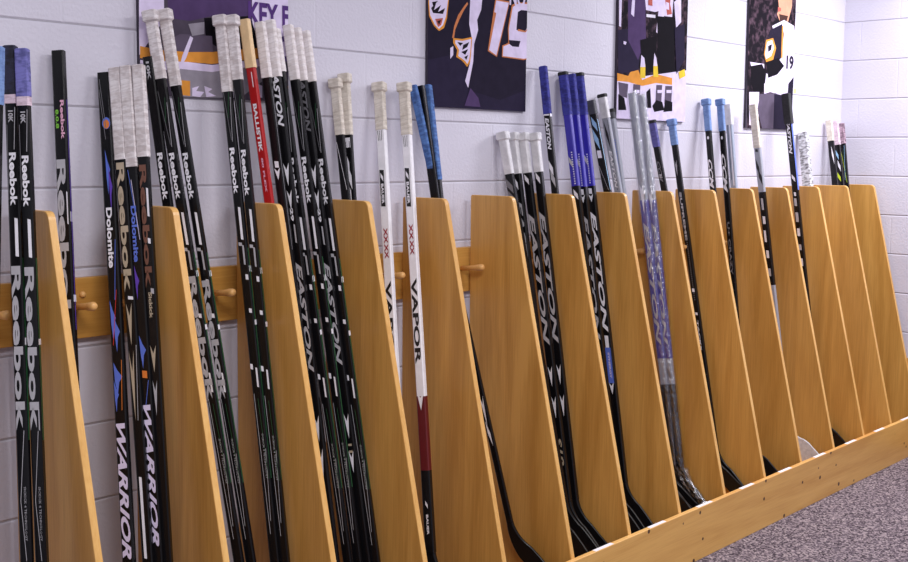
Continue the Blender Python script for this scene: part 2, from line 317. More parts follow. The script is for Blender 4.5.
def face_to(bm, pts, normal, mi):
    f = bm.faces.new([bm.verts.new(q) for q in pts]); f.normal_update()
    if f.normal.dot(normal) < 0: f.normal_flip()
    f.material_index = mi
    return f
STICKS = [
 ('bl0', (1.173, -0.17, 1.7402), (1.0496, -0.2837, 0.2374), 42.0, 'lightblue', 0.1264, 0, 'black', []),
 ('rb1', (1.2273, -0.12, 1.7493), (1.1582, -0.2837, 0.2374), 41.5, 'navytape', 0.1096, 0, 'black', [('L', 0.1392, 0.9, 0.235, 0.5, 'silver'), ('L', 0.178, -0.8, 0.3488, -0.9, 'grey'), ('b', 0.1096, 0.1301, 'pinktape'), ('t', '10K', 0.1461, 0.1735, 'silver', 0.5, 0), ('t', 'Reebok', 0.2418, 0.3625, 'white', 0.7, 0.1), ('q', 0.3898, 0.4784, 0.1, 0.75, 'white'), ('t', 'Reebok', 0.4989, 0.8705, 'silver', 0.95, 0), ('n', 0.4807, 0.8931, -0.6, 0.3, 'green'), ('n', 0.6622, 0.6781, -0.8, 0.9, 'white'), ('t', 'SICKICK 4 TECHNOLOGY', 0.9971, 1.1189, 'silver', 0.22, 0.4), ('L', 0.8705, 0.6, 1.0287, -0.5, 'silver'), ('L', 1.0287, -0.5, 1.164, 0.3, 'silver')]),
 ('rb2', (1.2407, -0.15, 1.7419), (1.196, -0.2837, 0.2374), 41.3, 'violettape', 0.1065, 0, 'black', [('L', 0.136, 0.9, 0.2312, 0.5, 'silver'), ('L', 0.17, -0.8, 0.3402, -0.9, 'grey'), ('b', 0.1065, 0.1269, 'pinktape'), ('t', '10K', 0.1405, 0.1677, 'silver', 0.5, 0), ('t', 'Reebok', 0.2403, 0.3561, 'white', 0.7, 0.1), ('q', 0.3833, 0.472, 0.1, 0.75, 'white'), ('t', 'Reebok', 0.4924, 0.8635, 'silver', 0.95, 0), ('n', 0.472, 0.8863, -0.6, 0.3, 'green'), ('n', 0.6562, 0.6698, -0.8, 0.9, 'white'), ('q', 0.8133, 0.8635, 0.75, 0.98, 'silver'), ('t', 'SICKICK 4 TECHNOLOGY', 0.9912, 1.1145, 'silver', 0.22, 0.4), ('L', 0.8635, 0.6, 1.0231, -0.5, 'silver'), ('L', 1.0231, -0.5, 1.1601, 0.3, 'silver')]),
 ('rb808', (1.3935, -0.03, 1.7573), (1.3012, -0.2588, 0.2374), 38.6, None, 0, 0, 'black', [('t', 'Reebok', 0.1232, 0.2188, 'pink', 0.38, 0.6), ('t', '8.0.8', 0.1453, 0.1919, 'green2', 0.3, -0.45), ('t', 'Reebok', 0.2677, 0.6798, 'silver', 0.9, -0.1), ('q', 0.3458, 0.4261, 0.75, 0.97, 'white'), ('n', 0.3945, 0.4188, -0.9, 0.9, 'silver'), ('n', 0.5955, 0.6124, -0.9, 0.9, 'white'), ('n', 0.1207, 0.6798, -0.2, 0.2, 'purple')]),
 ('war1', (1.515, -0.03, 1.7114), (1.4208, -0.2837, 0.2374), 36.5, None, 0, 0, 'black', [('o', 0.1302, 12, 0.55, 'blue'), ('o', 0.1328, 8, 0.55, 'orange'), ('F', 0.1963, 0.3102, -0.3, 0.6, 'blue'), ('F', 0.2343, 0.3606, 0.2, 0.9, 'purple'), ('L', 0.0179, -0.7, 0.1455, 0.2, 'grey'), ('L', 0.0435, -0.9, 0.1709, 0, 'grey'), ('t', 'Dolomite', 0.3429, 0.4935, 'white', 0.6, -0.1), ('L', 0.4234, 0.9, 0.5733, 0.2, 'blue'), ('F', 0.5733, 0.6727, -0.9, 0.2, 'blue'), ('F', 0.6106, 0.7024, -0.3, 0.9, 'blue'), ('F', 0.7271, 0.8085, -0.8, 0.9, 'blue'), ('F', 0.7715, 0.8502, -0.9, 0.0, 'blue'), ('L', 0.5484, 0.6, 0.6851, -0.6, 'red'), ('L', 0.7222, 0.9, 0.8453, 0.5, 'orange'), ('t', 'WARRIOR', 0.8552, 1.2248, 'lav', 0.92, 0)]),
 ('rbout', (1.5313, -0.055, 1.7213), (1.4778, -0.2837, 0.2374), 36.2, 'whitetape', 0.2304, 0, 'black', [('t', 'Reebok', 0.238, 0.5621, 'tan', 0.9, 0), ('q', 0.5721, 0.5821, -0.2, 0.95, 'white'), ('T', 0.5896, 0.6945, -0.8, 0.5, 'tan'), ('T', 0.7069, 0.8809, -0.9, 0.2, 'tan'), ('L', 0.6945, 0.9, 0.8809, 0.2, 'silver'), ('q', 1.0195, 1.2215, -0.5, 0.1, 'white')]),
 ('war2', (1.5473, -0.08, 1.7261), (1.5047, -0.2837, 0.2374), 35.9, 'whitetape', 0.252, 0, 'black', [('L', 0.2596, -0.8, 0.4103, 0.7, 'blue'), ('L', 0.2847, -0.2, 0.4354, 0.95, 'lav'), ('t', 'Dolomite', 0.3501, 0.4906, 'blue', 0.6, -0.1), ('F', 0.4981, 0.5858, -0.8, 0.2, 'purple'), ('F', 0.6733, 0.7557, -0.7, 0.7, 'blue'), ('q', 0.7607, 0.7807, -0.5, 0.6, 'orange'), ('L', 0.7857, 0.8, 0.8655, -0.4, 'blue'), ('t', 'WARRIOR', 0.8231, 1.2159, 'lav', 0.88, 0)]),
 ('rbout2', (1.5674, -0.105, 1.7287), (1.5274, -0.2837, 0.2374), 35.6, 'whitetape', 0.2287, 0, 'black', [('t', 'Reebok', 0.2488, 0.5574, 'brown', 0.8, -0.1), ('q', 0.3066, 0.3794, 0.45, 0.9, 'white'), ('q', 0.4321, 0.4471, 0.2, 0.8, 'white'), ('q', 0.5574, 0.5725, 0.2, 0.9, 'silver'), ('t', 'Sickick', 0.5675, 0.6326, 'tan', 0.4, 0), ('T', 0.7002, 0.7678, -0.7, 0.6, 'tan'), ('T', 0.7878, 0.8754, -0.6, 0.4, 'silver')]),
 ('k1', (1.6285, -0.052, 1.7579), (1.6903, -0.2837, 0.2374), 34.5, None, 0, 0, 'black', [('t', '10K', 0.0129, 0.0596, 'silver', 0.4, 0), ('t', 'Reebok', 0.249, 0.3711, 'white', 0.66, 0), ('q', 0.4024, 0.4883, 0, 0.6, 'white')]),
 ('k2', (1.6364, -0.052, 1.8728), (1.7674, -0.2837, 0.2374), 34.4, 'whitetape', 0.173, 1, 'black', [('t', 'Reebok', 0.3653, 0.4855, 'white', 0.66, -0.05), ('L', 0.2041, -0.9, 0.3444, 0.1, 'grey'), ('L', 0.2352, 0.9, 0.3496, 0.35, 'silver'), ('L', 0.2222, 0.6, 0.2871, -0.2, 'green'), ('q', 0.5196, 0.6063, 0.0, 0.62, 'white'), ('q', 0.6115, 0.6221, -0.8, 0.1, 'silver'), ('q', 0.6194, 0.6721, 0.1, 0.55, 'silver'), ('n', 0.6748, 0.6906, -0.9, 0.9, 'white'), ('n', 0.6273, 1.2397, -0.55, 0.25, 'green'), ('q', 0.6959, 0.7117, 0.2, 0.9, 'white'), ('n', 0.8176, 0.8308, -0.8, 0.8, 'white'), ('q', 0.7858, 0.799, 0.2, 0.95, 'white'), ('q', 0.9318, 0.9478, -0.95, -0.3, 'white'), ('q', 0.9425, 0.9958, 0.35, 0.8, 'white'), ('L', 1.0118, -0.7, 1.3882, -0.1, 'silver'), ('L', 1.1591, 0.9, 1.353, 0.3, 'silver'), ('L', 1.0252, 0.2, 1.2397, 0.9, 'green'), ('t', 'SICKICK 4 TECHNOLOGY', 1.1188, 1.2397, 'silver', 0.22, 0.45), ('t', 'Reebok', 0.688, 1.0172, 'silver', 0.95, 0.0)]),
 ('k3', (1.6781, -0.052, 1.8794), (1.8038, -0.2837, 0.2374), 33.6, 'whitetape', 0.1956, 1, 'black', [('t', 'Reebok', 0.3715, 0.4929, 'white', 0.66, -0.05), ('L', 0.2087, -0.9, 0.3505, 0.1, 'grey'), ('L', 0.2402, 0.9, 0.3557, 0.35, 'silver'), ('L', 0.2271, 0.6, 0.2926, -0.2, 'green'), ('q', 0.5273, 0.6148, 0.0, 0.62, 'white'), ('q', 0.6201, 0.6308, -0.8, 0.1, 'silver'), ('q', 0.6281, 0.6813, 0.1, 0.55, 'silver'), ('n', 0.684, 0.6999, -0.9, 0.9, 'white'), ('n', 0.6361, 1.2539, -0.55, 0.25, 'green'), ('q', 0.7053, 0.7213, 0.2, 0.9, 'white'), ('n', 0.8281, 0.8415, -0.8, 0.8, 'white'), ('q', 0.796, 0.8094, 0.2, 0.95, 'white'), ('q', 0.9433, 0.9595, -0.95, -0.3, 'white'), ('q', 0.9541, 1.0079, 0.35, 0.8, 'white'), ('L', 1.024, -0.7, 1.4036, -0.1, 'silver'), ('L', 1.1726, 0.9, 1.3681, 0.3, 'silver'), ('L', 1.0375, 0.2, 1.2539, 0.9, 'green'), ('t', 'SICKICK 4 TECHNOLOGY', 1.132, 1.2539, 'silver', 0.22, 0.45), ('t', 'Reebok', 0.7079, 1.0294, 'silver', 0.95, 0.0)]),
 ('k4', (1.8533, -0.052, 1.8806), (1.8693, -0.2837, 0.2374), 30.6, 'whitetape', 0.2043, 1, 'black', [('t', 'Reebok', 0.3569, 0.4822, 'white', 0.66, -0.05), ('L', 0.1879, -0.9, 0.3351, 0.1, 'grey'), ('L', 0.2206, 0.9, 0.3405, 0.35, 'silver'), ('L', 0.207, 0.6, 0.2751, -0.2, 'green'), ('q', 0.5177, 0.6076, 0.0, 0.62, 'white'), ('q', 0.6131, 0.624, -0.8, 0.1, 'silver'), ('q', 0.6213, 0.6758, 0.1, 0.55, 'silver'), ('n', 0.6785, 0.6949, -0.9, 0.9, 'white'), ('n', 0.6295, 1.257, -0.55, 0.25, 'green'), ('q', 0.7004, 0.7167, 0.2, 0.9, 'white'), ('n', 0.8258, 0.8395, -0.8, 0.8, 'white'), ('q', 0.7931, 0.8067, 0.2, 0.95, 'white'), ('q', 0.9431, 0.9595, -0.95, -0.3, 'white'), ('q', 0.954, 1.0086, 0.35, 0.8, 'white'), ('L', 1.025, -0.7, 1.4072, -0.1, 'silver'), ('L', 1.1751, 0.9, 1.3717, 0.3, 'silver'), ('L', 1.0386, 0.2, 1.257, 0.9, 'green'), ('t', 'SICKICK 4 TECHNOLOGY', 1.1342, 1.257, 'silver', 0.22, 0.45)]),
 ('k5', (1.8781, -0.07, 1.8815), (1.8939, -0.2944, 0.2374), 30.1, 'whitetape', 0.1718, 1, 'black', [('t', 'Reebok', 0.3628, 0.4884, 'white', 0.66, -0.05), ('L', 0.1936, -0.9, 0.341, 0.1, 'grey'), ('L', 0.2263, 0.9, 0.3464, 0.35, 'silver'), ('L', 0.2127, 0.6, 0.2809, -0.2, 'green'), ('q', 0.5239, 0.614, 0.0, 0.62, 'white'), ('q', 0.6195, 0.6304, -0.8, 0.1, 'silver'), ('q', 0.6277, 0.6824, 0.1, 0.55, 'silver'), ('n', 0.6851, 0.7015, -0.9, 0.9, 'white'), ('n', 0.6359, 1.2652, -0.55, 0.25, 'green'), ('q', 0.707, 0.7234, 0.2, 0.9, 'white'), ('n', 0.8327, 0.8464, -0.8, 0.8, 'white'), ('q', 0.7999, 0.8136, 0.2, 0.95, 'white'), ('q', 0.9504, 0.9668, -0.95, -0.3, 'white'), ('q', 0.9613, 1.016, 0.35, 0.8, 'white'), ('L', 1.0325, -0.7, 1.4159, -0.1, 'silver'), ('L', 1.1831, 0.9, 1.3803, 0.3, 'silver'), ('L', 1.0462, 0.2, 1.2652, 0.9, 'green'), ('t', 'SICKICK 4 TECHNOLOGY', 1.142, 1.2652, 'silver', 0.22, 0.45)]),
 ('red', (1.9349, -0.052, 1.8801), (2.0226, -0.2837, 0.2374), 29.1, 'barewood', 0.1331, 0, 'redshaft', [('t', 'BALLISTIK', 0.2332, 0.367, 'white', 0.5, 0), ('t', '80 FLEX', 0.3837, 0.4788, 'pink', 0.25, 0), ('q', 0.1442, 0.1887, 0.2, 0.4, 'white')]),
 ('ea0', (1.9881, -0.052, 1.8767), (2.0564, -0.2837, 0.2374), 28.2, 'whitetape2', 0.1545, 0, 'black', [('q', 0.3884, 0.4082, -0.5, 0.6, 'white'), ('T', 0.4082, 0.4421, -0.8, 0.8, 'white'), ('n', 0.1883, 0.6402, -0.9, -0.5, 'grey'), ('q', 0.5609, 0.6118, -0.1, 0.5, 'silver')]),
 ('ea1', (2.0233, -0.052, 1.8854), (2.08, -0.2837, 0.2374), 27.6, 'whitetape2', 0.1585, 0, 'black', [('t', 'EASTON', 0.1274, 0.3004, 'white', 0.85, 0), ('T', 0.4027, 0.4681, -0.8, 0.8, 'white'), ('T', 0.4795, 0.5364, -0.7, 0.7, 'white'), ('t', '29', 0.5307, 0.5678, 'white', 0.4, 0), ('q', 0.5763, 0.6305, 0.1, 0.5, 'silver'), ('t', 'EASTON', 0.6847, 0.9993, 'silver', 0.8, 0.15), ('T', 1.1226, 1.1973, -0.7, 0.7, 'white'), ('T', 1.2174, 1.3037, -0.7, 0.7, 'white')]),
 ('k6', (2.0409, -0.052, 1.8619), (2.1298, -0.2837, 0.2374), 27.3, 'whitetape2', 0.1195, 0, 'black', [('t', 'Reebok', 0.365, 0.4969, 'white', 0.66, -0.05), ('L', 0.1879, -0.9, 0.3421, 0.1, 'grey'), ('L', 0.2221, 0.9, 0.3479, 0.35, 'silver'), ('L', 0.2078, 0.6, 0.2792, -0.2, 'green'), ('q', 0.5343, 0.6292, 0.0, 0.62, 'white'), ('q', 0.6349, 0.6465, -0.8, 0.1, 'silver'), ('q', 0.6436, 0.7012, 0.1, 0.55, 'silver'), ('n', 0.7041, 0.7214, -0.9, 0.9, 'white'), ('n', 0.6522, 1.3196, -0.55, 0.25, 'green'), ('q', 0.7272, 0.7445, 0.2, 0.9, 'white'), ('n', 0.8601, 0.8746, -0.8, 0.8, 'white'), ('q', 0.8254, 0.8399, 0.2, 0.95, 'white'), ('q', 0.9847, 1.0021, -0.95, -0.3, 'white'), ('q', 0.9963, 1.0544, 0.35, 0.8, 'white'), ('L', 1.0718, -0.7, 1.4806, -0.1, 'silver'), ('L', 1.232, 0.9, 1.4425, 0.3, 'silver'), ('L', 1.0864, 0.2, 1.3196, 0.9, 'green'), ('t', 'SICKICK 4 TECHNOLOGY', 1.1882, 1.3196, 'silver', 0.22, 0.45)]),
 ('k7', (2.0878, -0.052, 1.8772), (2.1656, -0.2837, 0.2374), 26.4, 'whitetape2', 0.1552, 0, 'black', [('t', 'Reebok', 0.3772, 0.5103, 'white', 0.66, -0.05), ('L', 0.1984, -0.9, 0.3541, 0.1, 'grey'), ('L', 0.2329, 0.9, 0.3599, 0.35, 'silver'), ('L', 0.2185, 0.6, 0.2906, -0.2, 'green'), ('q', 0.548, 0.6437, 0.0, 0.62, 'white'), ('q', 0.6496, 0.6612, -0.8, 0.1, 'silver'), ('q', 0.6583, 0.7164, 0.1, 0.55, 'silver'), ('n', 0.7193, 0.7368, -0.9, 0.9, 'white'), ('n', 0.667, 1.3394, -0.55, 0.25, 'green'), ('q', 0.7426, 0.76, 0.2, 0.9, 'white'), ('n', 0.8766, 0.8912, -0.8, 0.8, 'white'), ('q', 0.8416, 0.8562, 0.2, 0.95, 'white'), ('q', 1.0021, 1.0197, -0.95, -0.3, 'white'), ('q', 1.0138, 1.0724, 0.35, 0.8, 'white'), ('L', 1.0899, -0.7, 1.5014, -0.1, 'silver'), ('L', 1.2512, 0.9, 1.4631, 0.3, 'silver'), ('L', 1.1046, 0.2, 1.3394, 0.9, 'green'), ('t', 'SICKICK 4 TECHNOLOGY', 1.2072, 1.3394, 'silver', 0.22, 0.45)]),
 ('ea2', (2.1171, -0.052, 1.8713), (2.2002, -0.2837, 0.2374), 25.9, 'whitetape2', 0.1505, 0, 'black', [('t', 'EASTON', 0.1244, 0.2985, 'grey', 0.85, 0), ('T', 0.3945, 0.4615, -0.8, 0.8, 'white'), ('T', 0.4673, 0.5315, -0.7, 0.7, 'white'), ('t', '29', 0.5227, 0.5607, 'white', 0.4, 0), ('q', 0.5724, 0.6279, 0.1, 0.5, 'silver'), ('t', 'EASTON', 0.6777, 0.9802, 'silver', 0.8, 0.15), ('T', 1.1218, 1.1957, -0.7, 0.7, 'white'), ('t', '11', 1.2105, 1.2371, 'tan', 0.5, 0), ('T', 1.2312, 1.2964, -0.7, 0.7, 'white')]),
 ('k8', (2.1506, -0.052, 1.8656), (2.2227, -0.298, 0.2374), 25.3, 'whitetape2', 0.146, 0, 'black', [('t', 'Reebok', 0.3715, 0.5065, 'white', 0.66, -0.05), ('L', 0.1899, -0.9, 0.348, 0.1, 'grey'), ('L', 0.225, 0.9, 0.3539, 0.35, 'silver'), ('L', 0.2104, 0.6, 0.2836, -0.2, 'green'), ('q', 0.5447, 0.6417, 0.0, 0.62, 'white'), ('q', 0.6476, 0.6594, -0.8, 0.1, 'silver'), ('q', 0.6564, 0.7153, 0.1, 0.55, 'silver'), ('n', 0.7182, 0.7359, -0.9, 0.9, 'white'), ('n', 0.6652, 1.3452, -0.55, 0.25, 'green'), ('q', 0.7418, 0.7595, 0.2, 0.9, 'white'), ('n', 0.8775, 0.8922, -0.8, 0.8, 'white'), ('q', 0.842, 0.8568, 0.2, 0.95, 'white'), ('q', 1.0045, 1.0222, -0.95, -0.3, 'white'), ('q', 1.0163, 1.0755, 0.35, 0.8, 'white'), ('L', 1.0932, -0.7, 1.5087, -0.1, 'silver'), ('L', 1.2562, 0.9, 1.47, 0.3, 'silver'), ('L', 1.108, 0.2, 1.3452, 0.9, 'green'), ('t', 'SICKICK 4 TECHNOLOGY', 1.2117, 1.3452, 'silver', 0.22, 0.45)]),
 ('c1', (2.2851, -0.03, 1.7357), (2.2874, -0.2375, 0.2374), 22.9, 'creamtape', 0.1666, 1, 'black', [('L', 0.1878, -0.9, 0.3332, 0.9, 'white')]),
 ('c2', (2.3233, -0.03, 1.7528), (2.2876, -0.209, 0.2374), 22.2, 'creamtape', 0.1828, 1, 'black', [('t', 'E', 0.1919, 0.2224, 'white', 0.6, -0.3), ('t', 'E', 0.1919, 0.2224, 'white', 0.5, 0.4), ('W', 0.2285, 0.3046, -0.95, 0.2, 'white'), ('W', 0.265, 0.3503, -0.6, 0.7, 'white'), ('W', 0.3137, 0.3959, -0.9, 0.3, 'white')]),
 ('v1', (2.4675, -0.03, 1.7332), (2.3427, -0.2837, 0.2374), 19.6, 'creamtape', 0.1463, 1, 'whiteshaft', [('L', 0.1495, -0.7, 0.1811, -0.5, 'dark'), ('L', 0.1495, -0.2, 0.1811, -0.1, 'dark'), ('L', 0.1495, 0.4, 0.1811, 0.3, 'dark'), ('q', 0.2727, 0.3889, -0.75, 0.45, 'dark'), ('t', 'BAUER', 0.3167, 0.3795, 'white', 0.35, -0.15), ('W', 0.2821, 0.3105, -0.5, 0.2, 'white'), ('t', 'XX', 0.4546, 0.5045, 'redtext', 0.55, 0.05), ('t', 'XX', 0.5045, 0.5512, 'redtext', 0.55, 0.05), ('t', 'VAPOR', 0.6195, 0.8997, 'dark', 0.8, 0)]),
 ('v2', (2.548, -0.06, 1.7363), (2.4578, -0.2837, 0.2374), 18.1, 'creamtape', 0.163, 1, 'whiteshaft', [('L', 0.1662, -0.7, 0.2013, -0.5, 'dark'), ('L', 0.1662, -0.2, 0.2013, -0.1, 'dark'), ('L', 0.1662, 0.4, 0.2013, 0.3, 'dark'), ('q', 0.2681, 0.3918, -0.75, 0.45, 'dark'), ('t', 'BAUER', 0.3125, 0.3823, 'white', 0.35, -0.15), ('W', 0.2776, 0.3062, -0.5, 0.2, 'white'), ('t', 'XX', 0.4456, 0.4962, 'redtext', 0.55, 0.05), ('t', 'XX', 0.4962, 0.5435, 'redtext', 0.55, 0.05), ('t', 'VAPOR', 0.6159, 0.8854, 'dark', 0.82, 0), ('B', 0.9851, 1.2146, 'darkred'), ('B', 1.2146, 1.6749, 'black'), ('T', 0.9727, 1.0286, -0.9, 0.9, 'whiteshaft'), ('t', 'BAUER', 1.3503, 1.4118, 'white', 0.3, 0), ('W', 1.3072, 1.3318, -0.3, 0.3, 'white')]),
 ('b1', (2.6186, -0.03, 1.7346), (2.8531, -0.2837, 0.2374), 16.9, 'denim', 0.3171, 0, 'black', [('T', 1.0384, 1.1421, -0.7, 0.7, 'white'), ('W', 1.1248, 1.2114, -0.5, 0.5, 'white')]),
 ('b2', (2.6509, -0.03, 1.7362), (2.7098, -0.2837, 0.2374), 16.3, None, 0, 0, 'black', []),
 ('b3', (2.6812, -0.03, 1.7377), (2.6706, -0.2837, 0.2374), 15.7, 'denim', 0.3101, 0, 'black', []),
 ('s1', (3.0682, -0.03, 1.5928), (3.147, -0.2837, 0.2374), 9.7, 'silvergrip', 0.1468, 1, 'black', [('W', 0.1612, 0.2185, -0.9, 0.9, 'grey'), ('W', 0.2041, 0.2615, -0.9, 0.9, 'grey'), ('W', 0.2471, 0.2973, -0.9, 0.9, 'grey'), ('t', 'Synergy', 0.3188, 0.5088, 'silver', 0.8, 0)]),
 ('s2', (3.1234, -0.03, 1.5903), (3.0968, -0.2837, 0.2374), 9.5, 'silvergrip', 0.1444, 1, 'black', [('W', 0.1516, 0.2021, -0.9, 0.3, 'white'), ('t', 'EASTON', 0.238, 0.5961, 'silver', 0.85, 0)]),
 ('s3', (3.1552, -0.05, 1.5908), (3.1649, -0.2837, 0.2374), 9.4, 'silvergrip', 0.1408, 1, 'black', [('W', 0.1444, 0.1841, -0.6, 0.6, 'white'), ('t', 'EASTON', 0.2851, 0.7596, 'silver', 0.92, 0), ('T', 0.8349, 0.9066, -0.7, 0.7, 'white'), ('T', 0.9424, 1.0211, -0.7, 0.7, 'white'), ('t', 'S19', 1.0855, 1.1927, 'tan', 0.8, 0)]),
 ('s4', (3.1925, -0.075, 1.5914), (3.2038, -0.2837, 0.2374), 9.2, 'silvergrip', 0.1372, 1, 'black', [('W', 0.1372, 0.1805, -0.6, 0.6, 'white'), ('t', 'EASTON', 0.278, 0.7539, 'silver', 0.92, 0), ('T', 0.8296, 0.9016, -0.7, 0.7, 'white'), ('T', 0.9376, 1.0168, -0.7, 0.7, 'white')]),
 ('nx', (3.2923, -0.03, 1.8374), (3.2734, -0.2766, 0.2374), 8.8, 'bluetape', 0.1733, 0, 'black', [('n', 0.1696, 0.1843, -0.9, 0.9, 'white'), ('q', 0.1733, 0.1806, -1, 1, 'white'), ('t', 'EASTON', 0.188, 0.3058, 'white', 0.7, 0), ('W', 0.3426, 0.4014, -0.9, 0.5, 'white'), ('W', 0.3793, 0.4455, -0.6, 0.9, 'silver')]),
 ('p1', (3.413, -0.03, 1.8227), (3.4244, -0.2837, 0.2374), 8.3, 'bluetape', 0.1583, 2, 'blueshaft', [('W', 0.3126, 0.3578, -0.9, 0.2, 'silver'), ('d', 0.2976, 0.4179, 0.3, 'white'), ('B', 0.4255, 1.6027, 'black'), ('W', 0.4368, 0.4781, -0.5, 0.8, 'white')]),
 ('p2', (3.4628, -0.03, 1.8182), (3.456, -0.2837, 0.2374), 8.1, 'bluetape', 0.1521, 0, 'blueshaft', [('W', 0.3078, 0.3533, -0.9, 0.2, 'silver'), ('d', 0.3002, 0.4215, 0.2, 'white'), ('B', 0.4253, 2.352, 'black'), ('q', 0.4329, 0.4556, -0.6, 0.5, 'white'), ('T', 0.4556, 0.4859, -0.8, 0.8, 'white'), ('t', 'EASTON', 0.5276, 1.0036, 'silver', 0.85, 0)]),
 ('p3', (3.513, -0.03, 1.8248), (3.5116, -0.2837, 0.2374), 7.9, 'bluetape', 0.1572, 2, 'blueshaft', [('W', 0.3065, 0.3524, -0.9, 0.2, 'silver'), ('d', 0.3065, 0.4213, 0.2, 'white'), ('B', 0.4289, 2.3788, 'black'), ('q', 0.4366, 0.4595, -0.6, 0.5, 'white'), ('T', 0.4595, 0.4901, -0.8, 0.8, 'white'), ('t', 'EASTON', 0.5245, 0.9859, 'white', 0.9, 0), ('q', 0.9973, 1.0467, -0.6, 0.6, 'white'), ('q', 1.0429, 1.1798, -0.85, 0.95, 'blue'), ('t', 'SYNERGY', 1.062, 1.1608, 'lav', 0.3, 0.1), ('T', 1.176, 1.2216, -0.8, 0.8, 'white')]),
 ('g1', (3.5937, -0.03, 1.7263), (3.7614, -0.2837, 0.2374), 7.6, 'greytape', 0.0508, 0, 'black', [('W', 0.0587, 0.1214, -0.6, 0.9, 'lightblue'), ('W', 0.1057, 0.192, -0.9, 0.6, 'lightblue'), ('q', 0.192, 0.2235, -0.7, 0.7, 'white'), ('L', 0.251, -0.9, 0.3495, 0.9, 'silver'), ('n', 0.0743, 0.3495, -0.6, -0.1, 'lightblue')]),
 ('g2', (3.6657, -0.03, 1.7525), (3.8129, -0.2837, 0.2374), 7.3, 'silvergrip', 0.0909, 2, 'silvershaft', [('W', 0.0988, 0.2176, -0.6, 0.3, 'dark'), ('t', 'EASTON', 0.2176, 0.3685, 'white', 0.5, 0), ('L', 0.0988, 0.9, 0.3765, 0.2, 'dark')]),
 ('g3', (3.7253, -0.03, 1.6964), (3.7744, -0.2837, 0.2374), 7.1, 'greytape', 0.0359, 2, 'silvershaft', [('q', 0.0599, 0.3192, -0.4, 0.1, 'dark'), ('d', 0.1197, 0.3112, 0.5, 'blue')]),
 ('w1', (3.8061, -0.075, 1.7653), (3.8658, -0.2837, 0.2374), 6.8, None, 0, 0, 'silvershaft', [('L', 0.1276, -0.4, 0.3793, 0.4, 'grey'), ('T', 0.3633, 0.4273, -0.8, 0.8, 'white'), ('B', 0.4273, 1.0624, 'purpleshaft'), ('t', 'EASTON', 0.5155, 1.01, 'silver', 0.8, 0), ('B', 1.1674, 2.4693, 'black'), ('T', 0.3793, 0.4834, -0.7, 0.7, 'white')]),
 ('w2', (3.8552, -0.085, 1.7594), (3.8627, -0.3122, 0.2374), 6.6, None, 0, 0, 'silvershaft', [('L', 0.1206, 0.4, 0.3738, -0.4, 'grey'), ('B', 0.4221, 1.0563, 'purpleshaft'), ('t', 'EASTON', 0.5104, 1.0041, 'silver', 0.8, 0), ('B', 1.1606, 2.4622, 'black'), ('T', 0.3738, 0.4783, -0.7, 0.7, 'white'), ('W', 1.0884, 1.1445, -0.6, 0.6, 'grey')]),
 ('u1', (4.0247, -0.03, 1.6617), (4.163, -0.2837, 0.2374), 5.9, 'violettape2', 0.1093, 2, 'black', [('t', 'CCM', 0.1641, 0.2569, 'grey', 0.6, 0), ('q', 0.2231, 0.24, -0.5, 0.5, 'white')]),
 ('u2', (4.1746, -0.03, 1.6701), (4.1962, -0.2837, 0.2374), 5.3, 'lightblue', 0.1072, 1, 'black', [('T', 0.1715, 0.24, -0.7, 0.3, 'silver'), ('t', 'SUPREME', 0.3085, 0.5138, 'silver', 0.45, 0), ('d', 0.5138, 0.77, 0.1, 'grey'), ('q', 0.7188, 0.7358, -0.5, 0.5, 'white'), ('q', 0.8212, 0.8339, -0.5, 0.5, 'white'), ('t', 'TACKS', 0.8553, 0.9831, 'white', 0.3, 0)]),
 ('ccm1', (4.4531, -0.03, 1.7658), (4.3406, -0.2837, 0.2374), 4.2, 'lightblue', 0.1387, 1, 'black', [('o', 0.1699, 5, 0, 'white'), ('t', 'CCM', 0.259, 0.3967, 'white', 0.85, 0)]),
 ('ccm2', (4.5151, -0.064, 1.7675), (4.4446, -0.2837, 0.2374), 3.9, 'lightblue', 0.1385, 1, 'black', [('o', 0.1698, 5, 0, 'white'), ('t', 'CCM', 0.2322, 0.4147, 'white', 0.85, 0), ('t', 'U+ CRAZY', 0.5434, 0.7781, 'grey', 0.5, 0)]),
 ('clr', (4.6478, -0.03, 1.7513), (4.591, -0.241, 0.2374), 3.4, 'silvergrip', 0.0914, 0, 'bluegreyshaft', [('q', 0.0914, 0.3697, 0.2, 0.6, 'white'), ('q', 0.0229, 0.3424, -0.5, -0.3, 'navytape')]),
 ('wh', (4.7969, -0.075, 1.756), (4.8402, -0.2837, 0.2374), 2.8, 'creamtape', 0.1992, 0, 'silvershaft', [('q', 0.2039, 0.2178, -0.6, 0.4, 'dark'), ('W', 0.2456, 0.3291, -0.9, 0.2, 'dark'), ('W', 0.292, 0.3755, -0.3, 0.9, 'dark'), ('B', 0.4034, 0.8359, 'black'), ('q', 0.4312, 0.487, -0.4, 0.4, 'silver'), ('q', 0.5149, 0.552, -0.5, 0.5, 'white'), ('q', 0.5799, 0.6357, -0.6, 0.2, 'white'), ('q', 0.673, 0.7102, -0.5, 0.5, 'white'), ('q', 0.7567, 0.794, -0.5, 0.5, 'silver')]),
